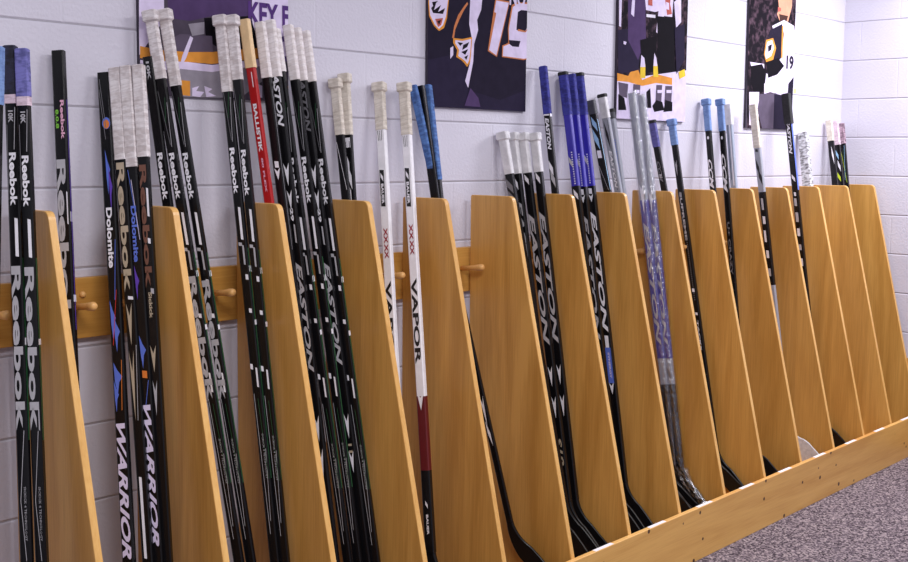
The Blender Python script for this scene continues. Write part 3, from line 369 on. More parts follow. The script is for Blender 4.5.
 ('tr', (5.11, -0.08, 1.8203), (5.1642, -0.2837, 0.2374), 2.0, 'ridged', 0.1446, 0, 'black', [('t', 'EASTON', 0.1253, 0.2895, 'white', 0.6, 0.0), ('n', 0.0867, 0.4636, -0.9, 0.9, 'blue'), ('W', 0.3861, 0.4248, -0.6, 0.6, 'white'), ('q', 0.4732, 0.4926, -0.4, 0.4, 'white'), ('q', 0.5023, 0.541, -0.6, 0.4, 'silver'), ('q', 0.5701, 0.6186, -0.6, 0.5, 'silver'), ('q', 0.6477, 0.6865, -0.6, 0.5, 'white'), ('q', 0.7253, 0.7545, -0.6, 0.5, 'silver'), ('q', 0.7933, 0.8322, -0.6, 0.5, 'white')]),
 ('lace', (5.4094, -0.03, 1.6403), (5.2893, -0.2837, 0.2374), 2.0, 'lace', 1.3402, 0, 'silvershaft', []),
 ('e1', (5.7041, -0.03, 1.7087), (5.6063, -0.2837, 0.2374), 2.0, 'creamtape', 0.106, 0, 'black', [('W', 0.1324, 0.2327, 0.2, 0.9, 'white')]),
 ('e2', (5.777, -0.03, 1.7055), (5.6823, -0.2837, 0.2374), 2.0, 'pinktape', 0.1229, 0, 'black', [('W', 0.1496, 0.2029, -0.6, 0.4, 'lightblue'), ('W', 0.2029, 0.2668, -0.2, 0.8, 'white'), ('W', 0.2668, 0.3199, -0.8, 0.4, 'lime')]),
 ('e3', (5.8517, -0.03, 1.697), (5.7062, -0.2837, 0.2374), 2.0, 'brushtape', 0.1083, 0, 'black', [('L', 0.1299, -0.8, 0.3183, 0.8, 'lime'), ('L', 0.1407, 0.2, 0.3183, 0.9, 'green'), ('L', 0.1191, 0.9, 0.3022, 0.1, 'lightblue')]),
]
POSTERS = {
 'p1': [
  ('lav', [(1.6328, 2.0835), (2.1362, 2.1583), (2.1335, 1.6352), (1.6241, 1.618)]),
  ('slate', [(1.7074, 2.0946), (1.9929, 2.137), (1.9907, 1.8881), (2.0042, 1.8335), (2.025, 1.7844), (2.1268, 1.7914), (2.126, 1.6349), (1.6153, 1.6177), (1.6178, 1.7516), (1.7035, 1.8616)]),
  ('plum', [(1.7134, 2.0955), (1.9929, 2.137), (1.9908, 1.9048), (1.9219, 1.8818), (1.8555, 1.8864), (1.7843, 1.8664), (1.7158, 1.868)]),
  ('black', [(1.8293, 1.8786), (1.9838, 1.8986), (2.0043, 1.8503), (2.0145, 1.8006), (1.9074, 1.7874), (1.835, 1.82)]),
  ('slate2', [(1.7149, 1.8104), (1.7523, 1.8293), (1.8548, 1.8324), (1.8574, 1.7839), (1.7893, 1.7737), (1.7268, 1.7851)]),
  ('orange', [(1.6303, 1.7883), (1.69, 1.7824), (1.7768, 1.7835), (1.8542, 1.7891), (2.011, 1.8116), (2.0179, 1.7839), (1.8538, 1.7565), (1.7764, 1.7568), (1.6894, 1.7511), (1.6297, 1.7575)]),
  ('lav', [(1.6296, 1.7523), (1.6986, 1.7543), (1.7764, 1.7568), (1.8538, 1.7538), (2.0179, 1.7811), (2.0248, 1.7618), (1.8535, 1.7347), (1.7761, 1.7355), (1.6891, 1.7302), (1.6293, 1.7369)]),
  ('greyp', [(1.726, 1.7377), (1.8535, 1.7347), (1.9478, 1.7514), (2.0248, 1.7618), (2.0316, 1.7226), (1.947, 1.6679), (1.7497, 1.6622)]),
  ('orange', [(1.6344, 1.6908), (1.6523, 1.6969), (1.6636, 1.6584), (1.6338, 1.6571)]),
  ('orange', [(1.7504, 1.7074), (1.782, 1.7064), (1.7814, 1.6662), (1.7498, 1.6675)]),
  ('orange', [(2.1041, 1.7093), (2.1189, 1.71), (2.1186, 1.6463), (2.1037, 1.6457)]),
  ('lav', [(1.7837, 1.8266), (1.7932, 1.822), (1.7702, 1.7671), (1.7445, 1.7283), (1.7577, 1.7715)]),
  ('lav', [(1.7881, 1.688), (1.8107, 1.6945), (1.8008, 1.6805), (1.8266, 1.6791), (1.8135, 1.6649), (1.7878, 1.6665)]),
  ('lav', [(1.8269, 1.6953), (1.8529, 1.6885), (1.8397, 1.6797), (1.8659, 1.6699), (1.833, 1.6658)]),
  ('lav', [(2.0102, 1.7102), (2.0243, 1.7053), (2.0241, 1.6712), (2.0099, 1.6735)]),
  ('greyp', [(1.7779, 1.8579), (1.8292, 1.8679), (1.8287, 1.8356), (1.7901, 1.8271)]),
 ],
 'p2': [
  ('navy', [(2.6963, 2.3049), (3.2197, 2.3892), (3.2371, 1.658), (2.7027, 1.6511)]),
  ('navy2', [(2.701, 1.824), (2.8864, 1.8633), (2.9036, 1.736), (3.0731, 1.709), (3.2177, 1.751), (3.2196, 1.6682), (2.7026, 1.6609)]),
  ('orange', [(2.7038, 2.0216), (2.8044, 2.0355), (2.7999, 2.0022), (2.7954, 1.9689), (2.7812, 1.9347), (2.7572, 1.9228), (2.7331, 1.937), (2.709, 1.9673)]),
  ('lav', [(2.7085, 2.0189), (2.7996, 2.0317), (2.7905, 1.975), (2.7763, 1.9441), (2.7571, 1.9294), (2.7378, 1.9407), (2.7137, 1.9709)]),
  ('dark', [(2.7182, 1.994), (2.7418, 2.0126), (2.7325, 1.989), (2.7658, 2.0086), (2.7517, 1.9843), (2.7853, 2.0007), (2.7758, 1.9801), (2.7278, 1.9788)]),
  ('dark', [(2.7227, 2.0139), (2.7513, 2.0201), (2.7276, 2.0014)]),
  ('redp', [(2.7376, 1.9602), (2.776, 1.9671), (2.7666, 1.9433), (2.7522, 1.9355)]),
  ('dark', [(2.7472, 1.9546), (2.7664, 1.9596), (2.757, 1.9424)]),
  ('orangel', [(2.8208, 1.9051), (2.8302, 1.9456), (2.8495, 1.9839), (2.8792, 2.0167), (2.8941, 2.0316), (2.8993, 2.0255), (2.8793, 2.0034), (2.8548, 1.9678), (2.8353, 1.9328), (2.8307, 1.9059)]),
  ('lav', [(2.9133, 2.1072), (2.9802, 2.1151), (2.9663, 2.012), (2.9462, 1.9762), (2.9519, 1.9428), (2.932, 1.8937), (2.9278, 1.8324), (2.9035, 1.7428), (2.8879, 1.7657), (2.9124, 1.8314), (2.9215, 1.9065), (2.9054, 1.959)]),
  ('orange', [(2.8258, 1.9055), (2.8707, 1.9058), (2.9213, 1.9166), (2.917, 1.8655), (2.9124, 1.8314), (2.8973, 1.8135), (2.8819, 1.826), (2.8666, 1.8351), (2.8415, 1.8434), (2.8461, 1.8671), (2.826, 1.8889)]),
  ('lav', [(2.8357, 1.8996), (2.8708, 1.8991), (2.9163, 1.9094), (2.9119, 1.8652), (2.9072, 1.8378), (2.8972, 1.8236), (2.8869, 1.8331), (2.8665, 1.8418), (2.8514, 1.8475), (2.8561, 1.8679), (2.8359, 1.8897)]),
  ('dark', [(2.8458, 1.8938), (2.8759, 1.8928), (2.861, 1.8816)]),
  ('dark', [(2.876, 1.8861), (2.9063, 1.8985), (2.8963, 1.8809), (2.8712, 1.869)]),
  ('dark', [(2.8663, 1.8619), (2.9015, 1.8745), (2.8866, 1.8533)]),
  ('dark', [(2.8816, 1.8462), (2.9018, 1.8543), (2.8919, 1.8368)]),
  ('lav', [(2.8114, 1.8712), (2.8261, 1.8789), (2.8265, 1.8491), (2.8118, 1.8348)]),
  ('orangel', [(3.0394, 2.057), (3.1181, 2.0566), (3.0518, 1.8579), (3.0028, 1.8752)]),
  ('lav', [(3.0449, 2.0524), (3.1127, 2.0515), (3.0485, 1.8629), (3.0097, 1.8791), (3.0457, 2.0095), (3.0349, 2.0119)]),
  ('orangel', [(3.1294, 2.0455), (3.1542, 2.0568), (3.2275, 2.0644), (3.2323, 1.8631), (3.1981, 1.8573), (3.0783, 1.8597), (3.0802, 1.8999), (3.1129, 1.9112), (3.1091, 1.9633)]),
  ('lav', [(3.1351, 2.0391), (3.1598, 2.0521), (3.2276, 2.059), (3.2322, 1.8667), (3.198, 1.8615), (3.0837, 1.8636), (3.0858, 1.8969), (3.1185, 1.9081), (3.1146, 1.9603)]),
  ('navy', [(3.1632, 2.0244), (3.1827, 2.0333), (3.2282, 2.0342), (3.2293, 1.988), (3.207, 1.9612), (3.1563, 1.9604)]),
  ('navy', [(3.1154, 1.9219), (3.1796, 1.9234), (3.1716, 1.9016), (3.1352, 1.9006), (3.1185, 1.9081)]),
  ('orangel', [(3.1674, 1.9649), (3.207, 1.9612), (3.2295, 1.9809), (3.2296, 1.9738), (3.2072, 1.9559), (3.1619, 1.9573)]),
  ('plum', [(2.8939, 1.7016), (2.9138, 1.7433), (2.9557, 1.711), (2.9667, 1.6805), (2.884, 1.6809)]),
 ],
 'p3': [
  ('crowd', [(3.7627, 2.553), (4.2853, 2.6436), (4.3374, 1.6577), (3.7902, 1.6593)]),
  ('navy2', [(3.7904, 2.0148), (3.9029, 2.0325), (3.9511, 1.9238), (3.9393, 1.8584), (3.797, 1.846)]),
  ('plum', [(3.8525, 2.2174), (3.9744, 2.2317), (3.9923, 1.9917), (3.9372, 1.9067), (3.8621, 1.9813)]),
  ('lav', [(3.7922, 2.148), (3.813, 2.1502), (3.8108, 2.0284), (3.7968, 2.0311)]),
  ('lav', [(3.884, 2.142), (3.9054, 2.1443), (3.9011, 2.0762), (3.8792, 2.086)]),
  ('lav', [(3.9685, 2.199), (4.1176, 2.224), (4.1146, 2.1251), (4.0543, 2.111), (3.987, 2.1125)]),
  ('lav', [(4.0955, 2.2051), (4.1957, 2.2162), (4.1856, 2.103), (4.1234, 2.1012), (4.0811, 2.0234), (4.0656, 2.0303)]),
  ('redp', [(4.1187, 2.1995), (4.1727, 2.2054), (4.1674, 2.1552), (4.185, 2.1154), (4.1463, 2.1075)]),
  ('lav', [(4.136, 2.1602), (4.1594, 2.1585), (4.1608, 2.1296), (4.1374, 2.1315)]),
  ('lav', [(4.1982, 2.1666), (4.2523, 2.1974), (4.2579, 2.0887), (4.2194, 2.0601)]),
  ('black', [(4.0701, 2.0962), (4.2094, 2.101), (4.2132, 1.8662), (4.0884, 1.8672)]),
  ('black', [(3.9483, 1.9882), (4.0663, 2.014), (4.0731, 1.8663), (3.9685, 1.8601)]),
  ('lav', [(3.7911, 1.818), (4.3251, 1.8898), (4.3374, 1.6577), (3.7902, 1.6593)]),
  ('orange', [(3.79, 1.8456), (3.8679, 1.8382), (3.8815, 1.855), (3.9389, 1.8665), (3.9699, 1.8277), (4.0735, 1.8581), (4.1982, 1.8485), (4.1996, 1.8191), (4.0752, 1.821), (3.971, 1.8033), (3.8689, 1.8142), (3.7912, 1.8141)]),
  ('slate2', [(3.7984, 1.8105), (3.8692, 1.8062), (3.8643, 1.7499), (3.8075, 1.7554)]),
  ('slate2', [(4.0756, 1.8127), (4.1216, 1.8151), (4.1176, 1.7356), (4.0716, 1.7338)]),
  ('slate2', [(4.145, 1.8121), (4.1999, 1.8149), (4.1957, 1.7387), (4.1408, 1.7365)]),
  ('black', [(4.0785, 1.7507), (4.1249, 1.7443), (4.142, 1.7114), (4.0655, 1.7004), (4.0492, 1.7247)]),
  ('black', [(4.1478, 1.7536), (4.2032, 1.7474), (4.2051, 1.7094), (4.1347, 1.7028)]),
  ('black', [(3.8002, 1.763), (3.843, 1.749), (3.8591, 1.7015), (3.8027, 1.6995)]),
  ('black', [(4.0017, 1.7803), (4.0308, 1.7981), (4.0421, 1.7162), (4.0046, 1.7148)]),
  ('grass', [(3.9528, 1.8835), (3.9892, 1.8939), (3.9917, 1.837), (3.9549, 1.835)]),
  ('lav', [(3.9582, 1.9284), (3.9808, 1.9178), (3.9898, 1.8818), (3.953, 1.8795)]),
  ('grass', [(4.0493, 1.8896), (4.0792, 1.8997), (4.0893, 1.8466), (4.0514, 1.8445)]),
  ('lav', [(4.0544, 1.9433), (4.0705, 1.9239), (4.0796, 1.8915), (4.0493, 1.8896)]),
  ('white2', [(3.9877, 2.0964), (4.0548, 2.0988), (4.0554, 2.0866), (3.9882, 2.0844)]),
  ('redp', [(3.9989, 2.1783), (4.0285, 2.1815), (4.0307, 2.1331), (4.0009, 2.1341)]),
  ('slate2', [(3.905, 1.8081), (3.9561, 1.8066), (3.9521, 1.7292), (3.9008, 1.7353)]),
  ('lav', [(3.9133, 1.7843), (3.9497, 1.786), (3.9502, 1.7739), (3.9138, 1.7722)]),
  ('lav', [(4.0842, 1.7925), (4.1226, 1.7943), (4.1154, 1.7814), (4.0847, 1.78)]),
  ('lav', [(4.1536, 1.7958), (4.1928, 1.7976), (4.1934, 1.785), (4.1542, 1.7832)]),
  ('dark', [(4.2198, 2.0517), (4.2668, 2.0726), (4.2702, 2.0053), (4.2315, 1.977)]),
  ('lav', [(4.2365, 2.0363), (4.26, 2.0467), (4.2533, 2.0209)]),
  ('grass', [(4.2446, 1.8765), (4.2923, 1.8921), (4.302, 1.8628), (4.2541, 1.8473)]),
  ('navy2', [(4.2036, 2.0587), (4.2824, 2.0825), (4.2903, 1.9304), (4.2291, 1.8671)]),
  ('lav', [(3.827, 1.9745), (3.8482, 1.9723), (3.8417, 1.9599), (3.8274, 1.9627)]),
 ],
 'p4': [
  ('crowd', [(4.7981, 2.777), (5.3343, 2.8732), (5.3905, 1.6401), (4.8641, 1.6481)]),
  ('skin', [(5.113, 2.337), (5.2677, 2.3642), (5.276, 2.2588), (5.2397, 2.178), (5.1675, 2.1618), (5.1229, 2.2054), (5.1412, 2.2357)]),
  ('redp', [(5.1306, 2.2394), (5.1617, 2.2378), (5.1628, 2.2235), (5.1324, 2.2158)]),
  ('hair', [(5.1433, 2.2074), (5.2375, 2.2067), (5.2195, 2.1665), (5.1564, 2.1704)]),
  ('lav', [(5.0763, 2.1442), (5.1971, 2.1837), (5.3049, 2.1644), (5.3466, 2.0503), (5.3359, 1.9116), (5.3089, 1.8412), (5.2139, 1.827), (5.058, 1.839), (4.9762, 1.8634), (4.9722, 1.9196), (5.0525, 1.9149), (5.1331, 1.9292), (5.1084, 1.9851), (5.1423, 2.0832)]),
  ('navy', [(5.0576, 2.1237), (5.1778, 2.1628), (5.2022, 2.1168), (5.1798, 1.9995), (5.1105, 1.9565), (5.0484, 1.9716), (5.0045, 2.0252), (5.0409, 2.0751)]),
  ('orange', [(5.021, 2.0735), (5.0906, 2.0885), (5.1246, 2.0436), (5.0982, 1.9844), (5.0284, 1.9703), (5.0058, 2.0065)]),
  ('lav', [(5.0316, 2.0649), (5.0811, 2.0783), (5.1042, 2.042), (5.0766, 2.002), (5.0274, 1.9844), (5.0157, 2.0072)]),
  ('dark', [(5.043, 2.0469), (5.0825, 2.0594), (5.0745, 2.0303), (5.045, 2.0187)]),
  ('orange', [(5.1785, 2.1532), (5.1941, 2.1546), (5.1954, 2.0006), (5.1798, 1.9995)]),
  ('lav', [(4.872, 1.96), (5.0091, 1.9596), (5.0125, 1.9126), (4.8937, 1.9243)]),
  ('black', [(4.8828, 1.9422), (4.9893, 1.9583), (5.0324, 1.9137), (5.0185, 1.8277), (4.92, 1.8231), (4.8885, 1.8589)]),
  ('black', [(5.0284, 1.9703), (5.1487, 1.9974), (5.214, 1.9631), (5.1345, 1.91), (5.0539, 1.896)]),
  ('lav', [(5.0539, 1.896), (5.2162, 1.9341), (5.3058, 1.8804), (5.2251, 1.8178), (5.0789, 1.8305), (5.0192, 1.8182), (5.0158, 1.8654)]),
  ('lav', [(4.8717, 1.8208), (4.9689, 1.8253), (4.9702, 1.6647), (4.8821, 1.6672)]),
  ('slate2', [(4.9795, 1.8164), (5.1303, 1.828), (5.247, 1.8089), (5.2382, 1.6468), (5.011, 1.6514), (4.9551, 1.7399)]),
  ('navy', [(5.1204, 1.8228), (5.2463, 1.8187), (5.2488, 1.647), (5.1229, 1.6492)]),
  ('navy', [(5.263, 1.8782), (5.3243, 1.9208), (5.2982, 1.7025), (5.2553, 1.7013)]),
 ],
}
POSTER_TEXT = {
 'p1': [('KEY F', 1.9766, 1.8757, 0.1471, 0.0638, 'plumtext'), ('C', 2.0789, 1.7795, 0.0479, 0.0742, 'plumtext')],
 'p2': [('NOT', 3.1156, 2.0441, 0.1237, 0.0555, 'lav')],
 'p3': [],
 'p4': [('19', 5.2362, 1.9499, 0.0753, 0.0676, 'navy')],
}
LABELS = {
 'bl0': ('stick at the left frame edge with a light blue taped grip', 'sticks left of the first divider'),
 'rb1': ('black stick with dark navy taped grip, Reebok in white, left of the first divider', 'sticks left of the first divider'),
 'rb2': ('black stick with violet taped grip, Reebok in white, against the first divider', 'sticks left of the first divider'),
 'rb808': ('untaped black stick with green 8.0.8 and pink Reebok, just behind the first divider', 'sticks between first and second dividers'),
 'war1': ('untaped black stick with blue flames, script and huge white WARRIOR lettering', 'sticks between first and second dividers'),
 'rbout': ('white taped stick with tan outlined Reebok letters, right beside the untaped WARRIOR stick', 'sticks between first and second dividers'),
 'war2': ('white taped stick, middle of three crowded grips, purple streaks and WARRIOR low down', 'sticks between first and second dividers'),
 'rbout2': ('white taped stick with brown Reebok letters, last of three crowded grips before second divider', 'sticks between first and second dividers'),
 'k1': ('untaped black Reebok stick half hidden behind the second divider', 'sticks between second and third dividers'),
 'k2': ('black Reebok stick with knobbed white grip, tallest at the left edge of the first poster', 'sticks between second and third dividers'),
 'k3': ('black Reebok stick with grimy knobbed grip, second tall one over the first poster', 'sticks between second and third dividers'),
 'k4': ('black Reebok stick with square knobbed white grip, second stick left of the red one', 'sticks between second and third dividers'),
 'k5': ('black Reebok stick with dirty square knob, directly left of the red stick', 'sticks between second and third dividers'),
 'red': ('bright red stick with bare pale wood handle end', 'sticks between third and fourth dividers'),
 'ea0': ('black stick with clean white grip and white chevron mark, directly right of the red stick', 'sticks between third and fourth dividers'),
 'ea1': ('black stick with bold white EASTON lettering under a clean white grip', 'sticks between third and fourth dividers'),
 'k6': ('black Reebok stick whose white grip hides behind the bold white EASTON stick', 'sticks between third and fourth dividers'),
 'k7': ('black Reebok stick with white grip, just left of the grey lettered EASTON stick', 'sticks between third and fourth dividers'),
 'ea2': ('black stick with dim grey EASTON lettering and white chevrons below a white grip', 'sticks between third and fourth dividers'),
 'k8': ('black Reebok stick with white grip, rightmost of the cluster before the fourth divider', 'sticks between third and fourth dividers'),
 'c1': ('shorter cream gripped stick mostly hidden behind its twin above the fourth divider', 'sticks between fourth and fifth dividers'),
 'c2': ('cream gripped stick with white diagonal slashes above the fourth divider', 'sticks between fourth and fifth dividers'),
 'v1': ('white stick with red crosses partly hidden by the fourth divider', 'sticks between fourth and fifth dividers'),
 'v2': ('white stick with red crosses and full black VAPOR lettering, dark red lower down', 'sticks between fourth and fifth dividers'),
 'b1': ('stick wrapped in denim blue tape leaning right, against the white VAPOR stick', 'sticks between fifth and sixth dividers'),
 'b2': ('untaped black stick squeezed between two denim blue taped sticks', 'sticks between fifth and sixth dividers'),
 'b3': ('stick wrapped in denim blue tape, right one beside the dark jersey poster', 'sticks between fifth and sixth dividers'),
 's1': ('silver gripped stick with grey slanted bars, leftmost of four alike grips', 'sticks between sixth and seventh dividers'),
 's2': ('silver gripped stick, second of four alike grips, mostly hidden lower down', 'sticks between sixth and seventh dividers'),
 's3': ('silver gripped stick, third of four alike grips, EASTON and S19 lettering', 'sticks between sixth and seventh dividers'),
 's4': ('silver gripped stick, rightmost of four alike grips, big EASTON lettering', 'sticks between sixth and seventh dividers'),
 'nx': ('tall blue taped stick with black lettered shaft, beside the 19 poster', 'sticks between seventh and eighth dividers'),
 'p1': ('blue stick with black end cap, leftmost of the three blue shafts', 'sticks between seventh and eighth dividers'),
 'p2': ('blue shafted stick without end cap, middle of the three blue shafts', 'sticks between seventh and eighth dividers'),
 'p3': ('blue stick with black cap and white EASTON lettering, right of the three blue shafts', 'sticks between seventh and eighth dividers'),
 'g1': ('dark grey gripped stick with light blue marks above the eighth divider', 'sticks between eighth and ninth dividers'),
 'g2': ('silver stick with pale grip, tallest of three over the eighth divider', 'sticks between eighth and ninth dividers'),
 'g3': ('silver stick with dark grey cap, rightmost of three over the eighth divider', 'sticks between eighth and ninth dividers'),
 'w1': ('purple EASTON stick in clear plastic film, left of the wrapped pair', 'sticks between eighth and ninth dividers'),
 'w2': ('purple EASTON stick in clear plastic film, right of the wrapped pair', 'sticks between eighth and ninth dividers'),
 'u1': ('black stick with small violet grip below the third poster', 'sticks between ninth and tenth dividers'),
 'u2': ('thin black stick with light blue grip running down past the ninth divider', 'sticks between ninth and tenth dividers'),
 'ccm1': ('light blue gripped CCM stick cut off by the tenth divider top', 'sticks between tenth and eleventh dividers'),
 'ccm2': ('light blue gripped CCM stick whose shaft shows down between two dividers', 'sticks between tenth and eleventh dividers'),
 'clr': ('pale blue grey stick without lettering beside the light blue gripped CCM stick', 'sticks between eleventh and twelfth dividers'),
 'wh': ('cream gripped stick over the rightmost poster, white blade below', 'sticks between eleventh and twelfth dividers'),
 'tr': ('stick with ridged black grip and blue side over the rightmost poster', 'sticks between twelfth and thirteenth dividers'),
 'lace': ('short stick wrapped in white ridged tape right of the ridged black grip', 'sticks between thirteenth and fourteenth dividers'),
 'e1': ('cream gripped stick, leftmost of the last three by the room corner', 'sticks by the room corner'),
 'e2': ('pinkish gripped stick, middle of the last three by the room corner', 'sticks by the room corner'),
 'e3': ('smudged pink gripped stick with lime streaks, nearest the room corner', 'sticks by the room corner'),
}

# ------------------------------------------------------------------ room
WX = 5.915
bm = bmesh.new(); box(bm, -3.0, WX + 0.2, 0.0, 0.2, 0.0, 2.9)
tag(link('wall_back', bm, block_mat('painted_block_back', 'X', 0.6085)), 'pale lavender painted concrete block wall behind the rack', kind='structure')
bm = bmesh.new(); box(bm, WX, WX + 0.2, -6.0, 0.0, 0.0, 2.9)
tag(link('wall_right', bm, block_mat('painted_block_right', 'Y', -0.296)), 'pale painted concrete block wall at the right end', kind='structure')
bm = bmesh.new(); box(bm, -3.0, WX + 0.2, -6.0, 0.2, -0.1, 0.0)
tag(link('floor', bm, carpet_mat()), 'speckled mauve grey carpet floor', kind='structure')

# ------------------------------------------------------------------ stick rack
DIV = wood_mat('honey_plywood', (212, 160, 84), (182, 130, 60), 'Z')
EDGE = wood_mat('pale_plywood_edge', (222, 176, 106), (204, 152, 80), 'Z', scale=1.5)
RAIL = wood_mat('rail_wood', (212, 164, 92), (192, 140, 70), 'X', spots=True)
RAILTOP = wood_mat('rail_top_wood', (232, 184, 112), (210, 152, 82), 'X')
S, X0 = 0.3289, 1.2779
rack = bpy.data.objects.new('stick_rack', None); COL.objects.link(rack); rack.location = (3.3, -0.26, 0)
tag(rack, 'long honey wood rack with slanted upright dividers holding hockey sticks', 'rack')
prof = rounded([(-0.03, 0.036), (-0.03, 1.378), (-0.2146, 1.378), (-0.4880, 0.2038), (-0.4880, 0.036)], [0, 0.008, 0.02, 0, 0])
bm = bmesh.new(); prism_x(bm, prof, -0.019, 0.0, 0.0025)
for f in bm.faces:
    f.material_index = 1 if abs(f.normal.x) < 0.9 else 0
first = link('divider', bm, [DIV, EDGE], rack)
me_div = first.data
R0 = Vector(rack.location)
first.location = Vector((X0, 0, 0)) - R0
for i in range(1, 15):
    d = first.copy(); COL.objects.link(d); d.parent = rack
    d.location = Vector((X0 + i * S, 0, 0)) - R0
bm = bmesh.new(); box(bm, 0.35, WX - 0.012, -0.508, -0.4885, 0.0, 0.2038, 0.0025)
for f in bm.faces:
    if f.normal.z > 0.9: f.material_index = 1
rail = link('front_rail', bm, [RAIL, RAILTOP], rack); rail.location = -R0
bm = bmesh.new(); box(bm, 0.35, WX - 0.012, -0.488, -0.03, 0.0, 0.0355)
pf = link('base_board', bm, DIV, rack); pf.location = -R0
LBL = plain('white_label_tape', (244, 242, 248), 0.35, var=0.03)
bm = bmesh.new(); box(bm, -0.052, 0.052, -0.0075, 0.0075, 0.0, 0.0008)
lab = link('bay_label', bm, LBL, rack); tag(lab, 'white tape label on the rail top')
for i in range(1, 15):
    o = lab if i == 1 else lab.copy()
    if i > 1: COL.objects.link(o); o.parent = rack
    o.location = Vector((X0 + (i - 0.56) * S, -0.4985, 0.2040)) - R0

bm = bmesh.new(); prism_x(bm, [(-0.515, 0.001), (-0.33, 0.001), (-0.33, 0.40), (-0.45, 0.508), (-0.515, 0.508), (-0.95, 0.508), (-0.95, 0.001)], WX - 0.0135, WX - 0.001, 0.0015)
tag(link('wood_board', bm, RAIL), 'wood board with sloped corner on the right wall beside the last divider', 'board')

# ------------------------------------------------------------------ peg board
pb = bpy.data.objects.new('peg_board', None); COL.objects.link(pb); pb.location = (3.2, -0.011, 1.12)
tag(pb, 'narrow honey wood peg board fixed along the block wall behind the sticks', 'peg board')
PW = wood_mat('peg_board_wood', (206, 156, 80), (184, 130, 58), 'X')
bm = bmesh.new(); box(bm, 0.3, WX - 0.01, -0.022, -0.0005, 1.043, 1.197, 0.002)
o = link('board', bm, PW, pb); o.location = -Vector(pb.location)
PEGW = plain('pale_peg_wood', (222, 170, 104), 0.4)
bm = bmesh.new()
rings = []
for (t, r) in ((0.0, 0.0085), (0.055, 0.0085), (0.075, 0.0105), (0.092, 0.0115), (0.099, 0.009), (0.1015, 0.004)):
    rings.append([bm.verts.new((r * math.cos(a * math.pi / 6), -t, r * math.sin(a * math.pi / 6) + t * 0.11)) for a in range(12)])
for a, b_ in zip(rings, rings[1:]):
    for k in range(12): bm.faces.new((a[k], a[(k + 1) % 12], b_[(k + 1) % 12], b_[k]))
bm.faces.new(rings[-1]); bm.faces.new(rings[0][::-1])
bmesh.ops.recalc_face_normals(bm, faces=bm.faces)
peg = link('peg', bm, PEGW, pb, True)
pegs = [1.205, 1.424, 1.528, 1.84, 2.165, 2.49, 2.868, 3.19, 3.52, 3.855, 4.18, 4.51, 4.84, 5.17, 5.5]
for i, x in enumerate(pegs):
    o = peg if i == 0 else peg.copy()
    if i: COL.objects.link(o); o.parent = pb
    o.location = Vector((x, -0.022, 1.125)) - Vector(pb.location)
bm = bmesh.new(); bmesh.ops.create_uvsphere(bm, u_segments=12, v_segments=8, radius=0.0085)
o = link('screw_plug', bm, PEGW, pb, True); o.location = Vector((1.447, -0.024, 1.155)) - Vector(pb.location)
o['label'] = 'small round wooden screw plug'

# ------------------------------------------------------------------ posters
def poster(key, x0, x1, z0, z1, label):
    cx_, cz_ = (x0 + x1) / 2, (z0 + z1) / 2
    names = []
    def mi(n, P=PM):
        if P[n] not in names: names.append(P[n])
        return names.index(P[n])
    side = plain('canvas_side', (52, 44, 60), 0.7)
    names.append(side)
    bm = bmesh.new(); box(bm, x0, x1, -0.012, -0.0005, z0, z1, 0, 0)
    def clip(poly):
        for ax, val, sg in ((0, x0, 1), (0, x1, -1), (1, z0, 1), (1, z1, -1)):
            out = []
            for i in range(len(poly)):
                a, c = poly[i - 1], poly[i]
                ia, ic = (a[ax] - val) * sg >= -1e-9, (c[ax] - val) * sg >= -1e-9
                if ia != ic:
                    t = (val - a[ax]) / (c[ax] - a[ax]); out.append((a[0] + t * (c[0] - a[0]), a[1] + t * (c[1] - a[1])))
                if ic: out.append(c)
            poly = out
            if len(poly) < 3: return None
        return poly
    y = -0.0123
    for col, poly in POSTERS[key]:
        q = clip(poly)
        if not q: continue
        y -= 0.00008
        f = face_to(bm, [(a, y, b_) for a, b_ in q], Vector((0, -1, 0)), mi(col))
        bmesh.ops.triangulate(bm, faces=[f])
    y -= 0.0002
    for s, tx, tz, w, h, col in POSTER_TEXT[key]:
        vs, fs = glyphs(s); k = mi(col)
        for f in fs:
            q = clip([(tx + vs[i][0] * w, tz + vs[i][1] * h) for i in f])
            if not q: continue
            try: face_to(bm, [(a, y, b_) for a, b_ in q], Vector((0, -1, 0)), k)
            except ValueError: pass
    for v in bm.verts: v.co -= Vector((cx_, 0, cz_))
    o = link('poster', bm, names); o.location = (cx_, 0, cz_)
    tag(o, label, 'poster', 'hockey posters on the block wall')
poster('p1', 1.628, 2.120, 1.664, 2.40, 'leftmost poster, lavender with dark purple lettering and striped hockey socks')
poster('p2', 2.705, 3.216, 1.673, 2.42, 'dark poster of a hockey jersey with a big white number 19')
poster('p3', 3.790, 4.310, 1.666, 2.43, 'poster of several hockey players legs, orange striped socks and skates')
poster('p4', 4.850, 5.318, 1.654, 2.44, 'rightmost poster, one player in a white jersey before a dark crowd')
bm = bmesh.new(); box(bm, -0.013, 0.013, -0.0012, 0.0, -0.011, 0.011)
o = link('sticky_note', bm, plain('yellow_paper', (226, 206, 130), 0.7)); o.location = (5.364, -0.0005, 1.849)
tag(o, 'tiny yellow sticker on the wall beside the rightmost poster', 'sticker')

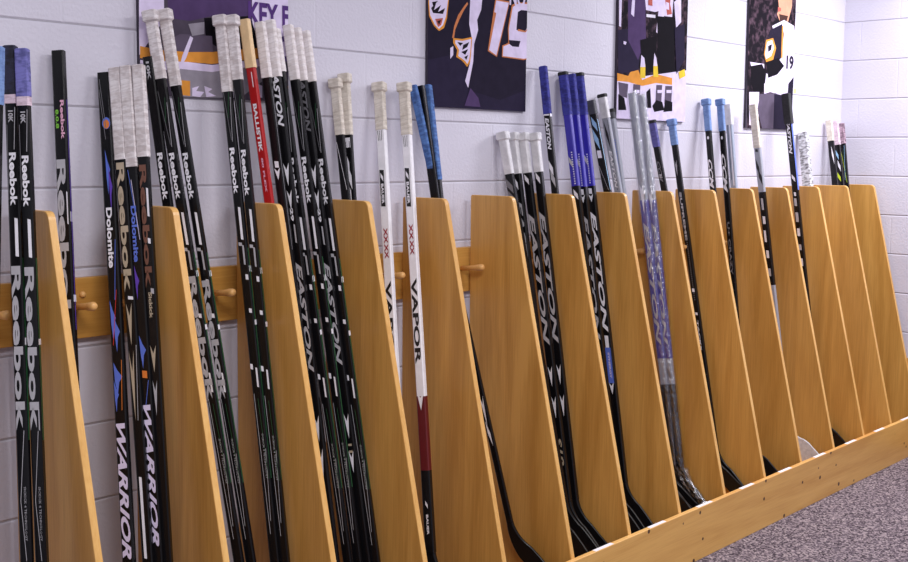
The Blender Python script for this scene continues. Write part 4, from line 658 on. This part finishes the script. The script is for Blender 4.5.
# ------------------------------------------------------------------ hockey sticks
HX, HY, CH, FW = 0.0105, 0.0152, 0.003, 0.0128
def ring(bm, z, e, off=(0, 0)):
    hx, hy = HX, HY
    a, b_, c = hx + e, hy + e, CH
    pts = [(-a, -b_ + c), (-a, b_ - c), (-a + c, b_), (a - c, b_), (a, b_ - c), (a, -b_ + c), (a - c, -b_), (-a + c, -b_)]
    return [bm.verts.new((x + off[0], y + off[1], z)) for x, y in pts]
def loft(bm, rings, mi=0, caps=True):
    n = len(rings[0]); out = []
    for a, b_ in zip(rings, rings[1:]):
        for k in range(n): out.append(bm.faces.new((a[k], b_[k], b_[(k + 1) % n], a[(k + 1) % n])))
    if caps: out += [bm.faces.new(rings[0]), bm.faces.new(rings[-1][::-1])]
    for f in out: f.material_index = mi
    bmesh.ops.recalc_face_normals(bm, faces=out)

def make_stick(key, T, H, twist, tape, te, knob, shaft, feats, label, group):
    global HX, HY, FW
    f_ = 0.72 if key == 'b1' else 0.88 if key in ('bl0', 'rb1', 'rb2', 'rbout', 'war2', 'rbout2') else 0.84 if (key[0] == 'k' or key in ('ea0', 'ea1', 'ea2', 'red', 'u1', 'u2', 'ccm1', 'ccm2', 'c1', 'c2', 'nx')) else 0.97
    HX, HY, FW = 0.0105 * f_, 0.0152 * f_, 0.0128 * f_
    T, H = Vector(T), Vector(H)
    L = (T - H).length
    z = (T - H).normalized()
    t = math.radians(twist)
    b_ = Vector((math.sin(t), -math.cos(t), 0)); y = -(b_ - z * b_.dot(z)).normalized(); x = y.cross(z)
    root = bpy.data.objects.new('hockey_stick', None); COL.objects.link(root)
    root.matrix_world = Matrix.Translation(H) @ Matrix((x, y, z)).transposed().to_4x4()
    tag(root, label, 'hockey stick', group)
    names = [MATS[shaft]]
    def mi(n):
        m = TM[n] if n in TM and n not in MATS else MATS[n]
        if m not in names: names.append(m)
        return names.index(m)
    bm = bmesh.new()
    loft(bm, [ring(bm, L, 0), ring(bm, -0.0 + 0.055, 0)])
    k = 0
    NX, NY = Vector((-1, 0, 0)), Vector((0, -1, 0))
    def W(s, c, k): return (-HX - 0.0007 - 0.00004 * k, -c * FW, L - s)
    Lm = L - 0.05
    for q in feats:
        k += 1; ty = q[0]
        if ty in 'bB':
            m = mi(q[3]); a, c = q[1], min(q[2], Lm)
            e = 0.0016 if ty == 'b' else 0.0003 + 0.00003 * k
            loft(bm, [ring(bm, L - a, e), ring(bm, L - c, e)], m)
        elif ty == 'q':
            m = mi(q[5])
            if q[1] > Lm: continue
            face_to(bm, [W(q[1], q[3], k), W(q[1] + 0.002, q[4], k), W(min(q[2], Lm), q[4], k), W(min(q[2], Lm) - 0.002, q[3], k)], NX, m)
        elif ty == 'n':
            m = mi(q[5]); a, c = q[1], min(q[2], Lm)
            if a > Lm: continue
            yy = -HY - 0.0006 - 0.00004 * k
            face_to(bm, [(q[3] * 0.008, yy, L - a), (q[4] * 0.008, yy, L - a), (q[4] * 0.008, yy, L - c), (q[3] * 0.008, yy, L - c)], NY, m)
        elif ty == 'L':
            m = mi(q[5])
            if q[3] > Lm: continue
            w = 0.06
            face_to(bm, [W(q[1], q[2] - w, k), W(q[1], q[2] + w, k), W(q[3], q[4] + w, k), W(q[3], q[4] - w, k)], NX, m)
        elif ty in 'WTF':
            m = mi(q[5]); a, c, c1, c2 = q[1], q[2], q[3], q[4]; d = c - a
            if c > Lm: continue
            if ty == 'W': pts = [(a, c1), (a + 0.5 * d, c2), (c, c2), (c - 0.5 * d, c1)]
            elif ty == 'T': pts = [(a, c1), (a + 0.3 * d, (c1 + c2) / 2), (a, c2), (a + 0.45 * d, c2 * 0.8 + c1 * 0.2), (c, (c1 + c2) / 2), (a + 0.45 * d, c1 * 0.8 + c2 * 0.2)]
            else: pts = [(a, c1), (a + 0.25 * d, c1 + 0.45 * (c2 - c1)), (a + 0.45 * d, c2), (a + 0.6 * d, c1 + 0.6 * (c2 - c1)), (c, c1 + 0.35 * (c2 - c1)), (a + 0.6 * d, c1 + 0.1 * (c2 - c1))]
            f = face_to(bm, [W(s_, c_, k) for s_, c_ in pts], NX, m)
            bmesh.ops.triangulate(bm, faces=[f])
        elif ty == 'd':
            m = mi(q[4]); s_ = q[1]
            while s_ < min(q[2], Lm):
                face_to(bm, [W(s_, q[3] - 0.2, k), W(s_, q[3] + 0.2, k), W(s_ + 0.004, q[3] + 0.2, k), W(s_ + 0.004, q[3] - 0.2, k)], NX, m); s_ += 0.009
        elif ty == 'o':
            m = mi(q[4]); r = min(q[2] * 0.0011, 0.0115)
            face_to(bm, [(-HX - 0.0007 - 0.00004 * k, max(-0.0135, -q[3] * 0.006 + r * math.cos(a * math.pi / 8) * 0.9), L - q[1] + r * math.sin(a * math.pi / 8) * 1.3) for a in range(16)], NX, m)
        elif ty == 't':
            s_, a, c, col, hf, cc = q[1:]
            if c > Lm + 0.06: continue
            m = mi(col); vs, fs = glyphs(s_)
            h = 2 * hf; c0 = cc - hf
            sh = {'WARRIOR': 0.06, 'EASTON': 0.05, 'CCM': 0.12, 'S19': 0.1}.get(s_, 0)
            vv = [bm.verts.new(W(a + (u * (1 - sh) + v * sh) * (c - a), c0 + v * h, k + 1)) for u, v in vs]
            for f in fs:
                try: nf = bm.faces.new([vv[i] for i in f])
                except ValueError: continue
                nf.normal_update()
                if nf.normal.dot(NX) < 0: nf.normal_flip()
                nf.material_index = m
    link('shaft', bm, names, root)
    # grip tape, knob, end cap
    if tape:
        te_ = min(te, L - 0.06)
        bm = bmesh.new(); rs = []; n = max(4, int(te_ / 0.012))
        for i in range(n + 1):
            s_ = te_ * i / n
            rs.append(ring(bm, L - s_ + (0.001 if i == 0 else 0), 0.0013 + 0.0005 * random.random() + {'lace': 0.006, 'ridged': 0.003}.get(tape, 0)))
        loft(bm, rs); link('grip_tape', bm, TM[tape], root)
        if knob:
            bm = bmesh.new()
            e = 0.0062 if knob == 1 else 0.0028
            hgt = 0.026 if knob == 1 else 0.012
            loft(bm, [ring(bm, L + 0.004, e - 0.002), ring(bm, L + 0.001, e), ring(bm, L - hgt + 0.004, e), ring(bm, L - hgt, e - 0.0035)])
            link('knob' if knob == 1 else 'end_cap', bm, TM[tape] if knob == 1 else RUBBER, root)
        elif tape not in ('barewood',):
            bm = bmesh.new(); loft(bm, [ring(bm, L + 0.003, -0.001), ring(bm, L + 0.0012, 0.0005)]); link('end_cap', bm, TM[tape], root)
    # hosel and blade: a bend, then a flat paddle with a curve
    bm = bmesh.new()
    pos = Vector((0, 0, 0.062)); ang = 0.0; ds = 0.01; path = []
    for i in range(28):
        path.append((pos.copy(), ang, i / 27))
        d = Vector((0, -math.sin(ang), -math.cos(ang))); pos = pos + d * ds
        if i >= 1 and ang < math.radians(33): ang += math.radians(3.3)
    cs = random.choice((-1, 1)) * 0.02
    rs = []
    for p_, a, u in path:
        hx = HX * (1 - u / 0.3) + 0.0045 * (u / 0.3) if u < 0.3 else 0.0045 - 0.001 * (u - 0.3)
        hh = HY + (0.031 - HY) * min(1, u / 0.45) ** 1.3
        if u > 0.86: hh *= math.sqrt(max(0.05, 1 - ((u - 0.86) / 0.16) ** 2))
        hh *= 1 + ({'wh': 0.9, 'ccm2': 0.9, 'lace': 0.3, 'tr': 0.5}.get(key, 0)) * min(1, max(0, u - 0.15) / 0.4)
        nrm = Vector((0, -math.cos(a), math.sin(a)))
        off = Vector((cs * max(0, u - 0.4) ** 2 / 0.36, 0, 0))
        c = hx * 0.5
        ctr = p_ + off - nrm * max(0, hh - HY) * -0.1
        pts = [(-hx, -hh + c), (-hx, hh - c), (-hx + c, hh), (hx - c, hh), (hx, hh - c), (hx, -hh + c), (hx - c, -hh), (-hx + c, -hh)]
        rs.append([bm.verts.new(ctr + Vector((px_, 0, 0)) - nrm * py_) for px_, py_ in pts])
    loft(bm, rs)
    bl = {'wh': WHITEBLADE, 'lace': WHITEBLADE}.get(key, CARBON)
    o = link('blade', bm, bl, root)
    if key in ('w1', 'w2'):
        bm = bmesh.new(); rs = []
        N = 70
        for i in range(N + 1):
            s_ = -0.012 + (L - 0.03) * i / N
            rr = []
            for j in range(14):
                a = j * math.tau / 14
                w = 1 + 0.22 * noise.noise(Vector((math.cos(a) * 2.0 + (3 if key == 'w1' else 9), math.sin(a) * 2.0, s_ * 22)))
                rr.append(bm.verts.new((0.0165 * w * math.cos(a) * 1.15, 0.0205 * w * math.sin(a) * 1.1, L - s_)))
            rs.append(rr)
        loft(bm, rs, caps=False)
        # film carries on round the blade
        rs = []
        for p_, a, u in path[2:]:
            nrm = Vector((0, -math.cos(a), math.sin(a))); rr = []
            for j in range(14):
                b2 = j * math.tau / 14; w = 1 + 0.2 * noise.noise(Vector((math.cos(b2) * 2, math.sin(b2) * 2, u * 14 + 5)))
                rr.append(bm.verts.new(p_ + Vector((0.018 * w * math.cos(b2) + cs * max(0, u - 0.4) ** 2 / 0.36, 0, 0)) + nrm * 0.038 * w * math.sin(b2)))
            rs.append(rr)
        loft(bm, rs, caps=False)
        o = link('plastic_wrap', bm, FILM, root, True); o['label'] = 'crinkled clear plastic film'
    return root

for row in STICKS:
    key = row[0]
    lab_, grp = LABELS[key]
    make_stick(*row, lab_, grp)
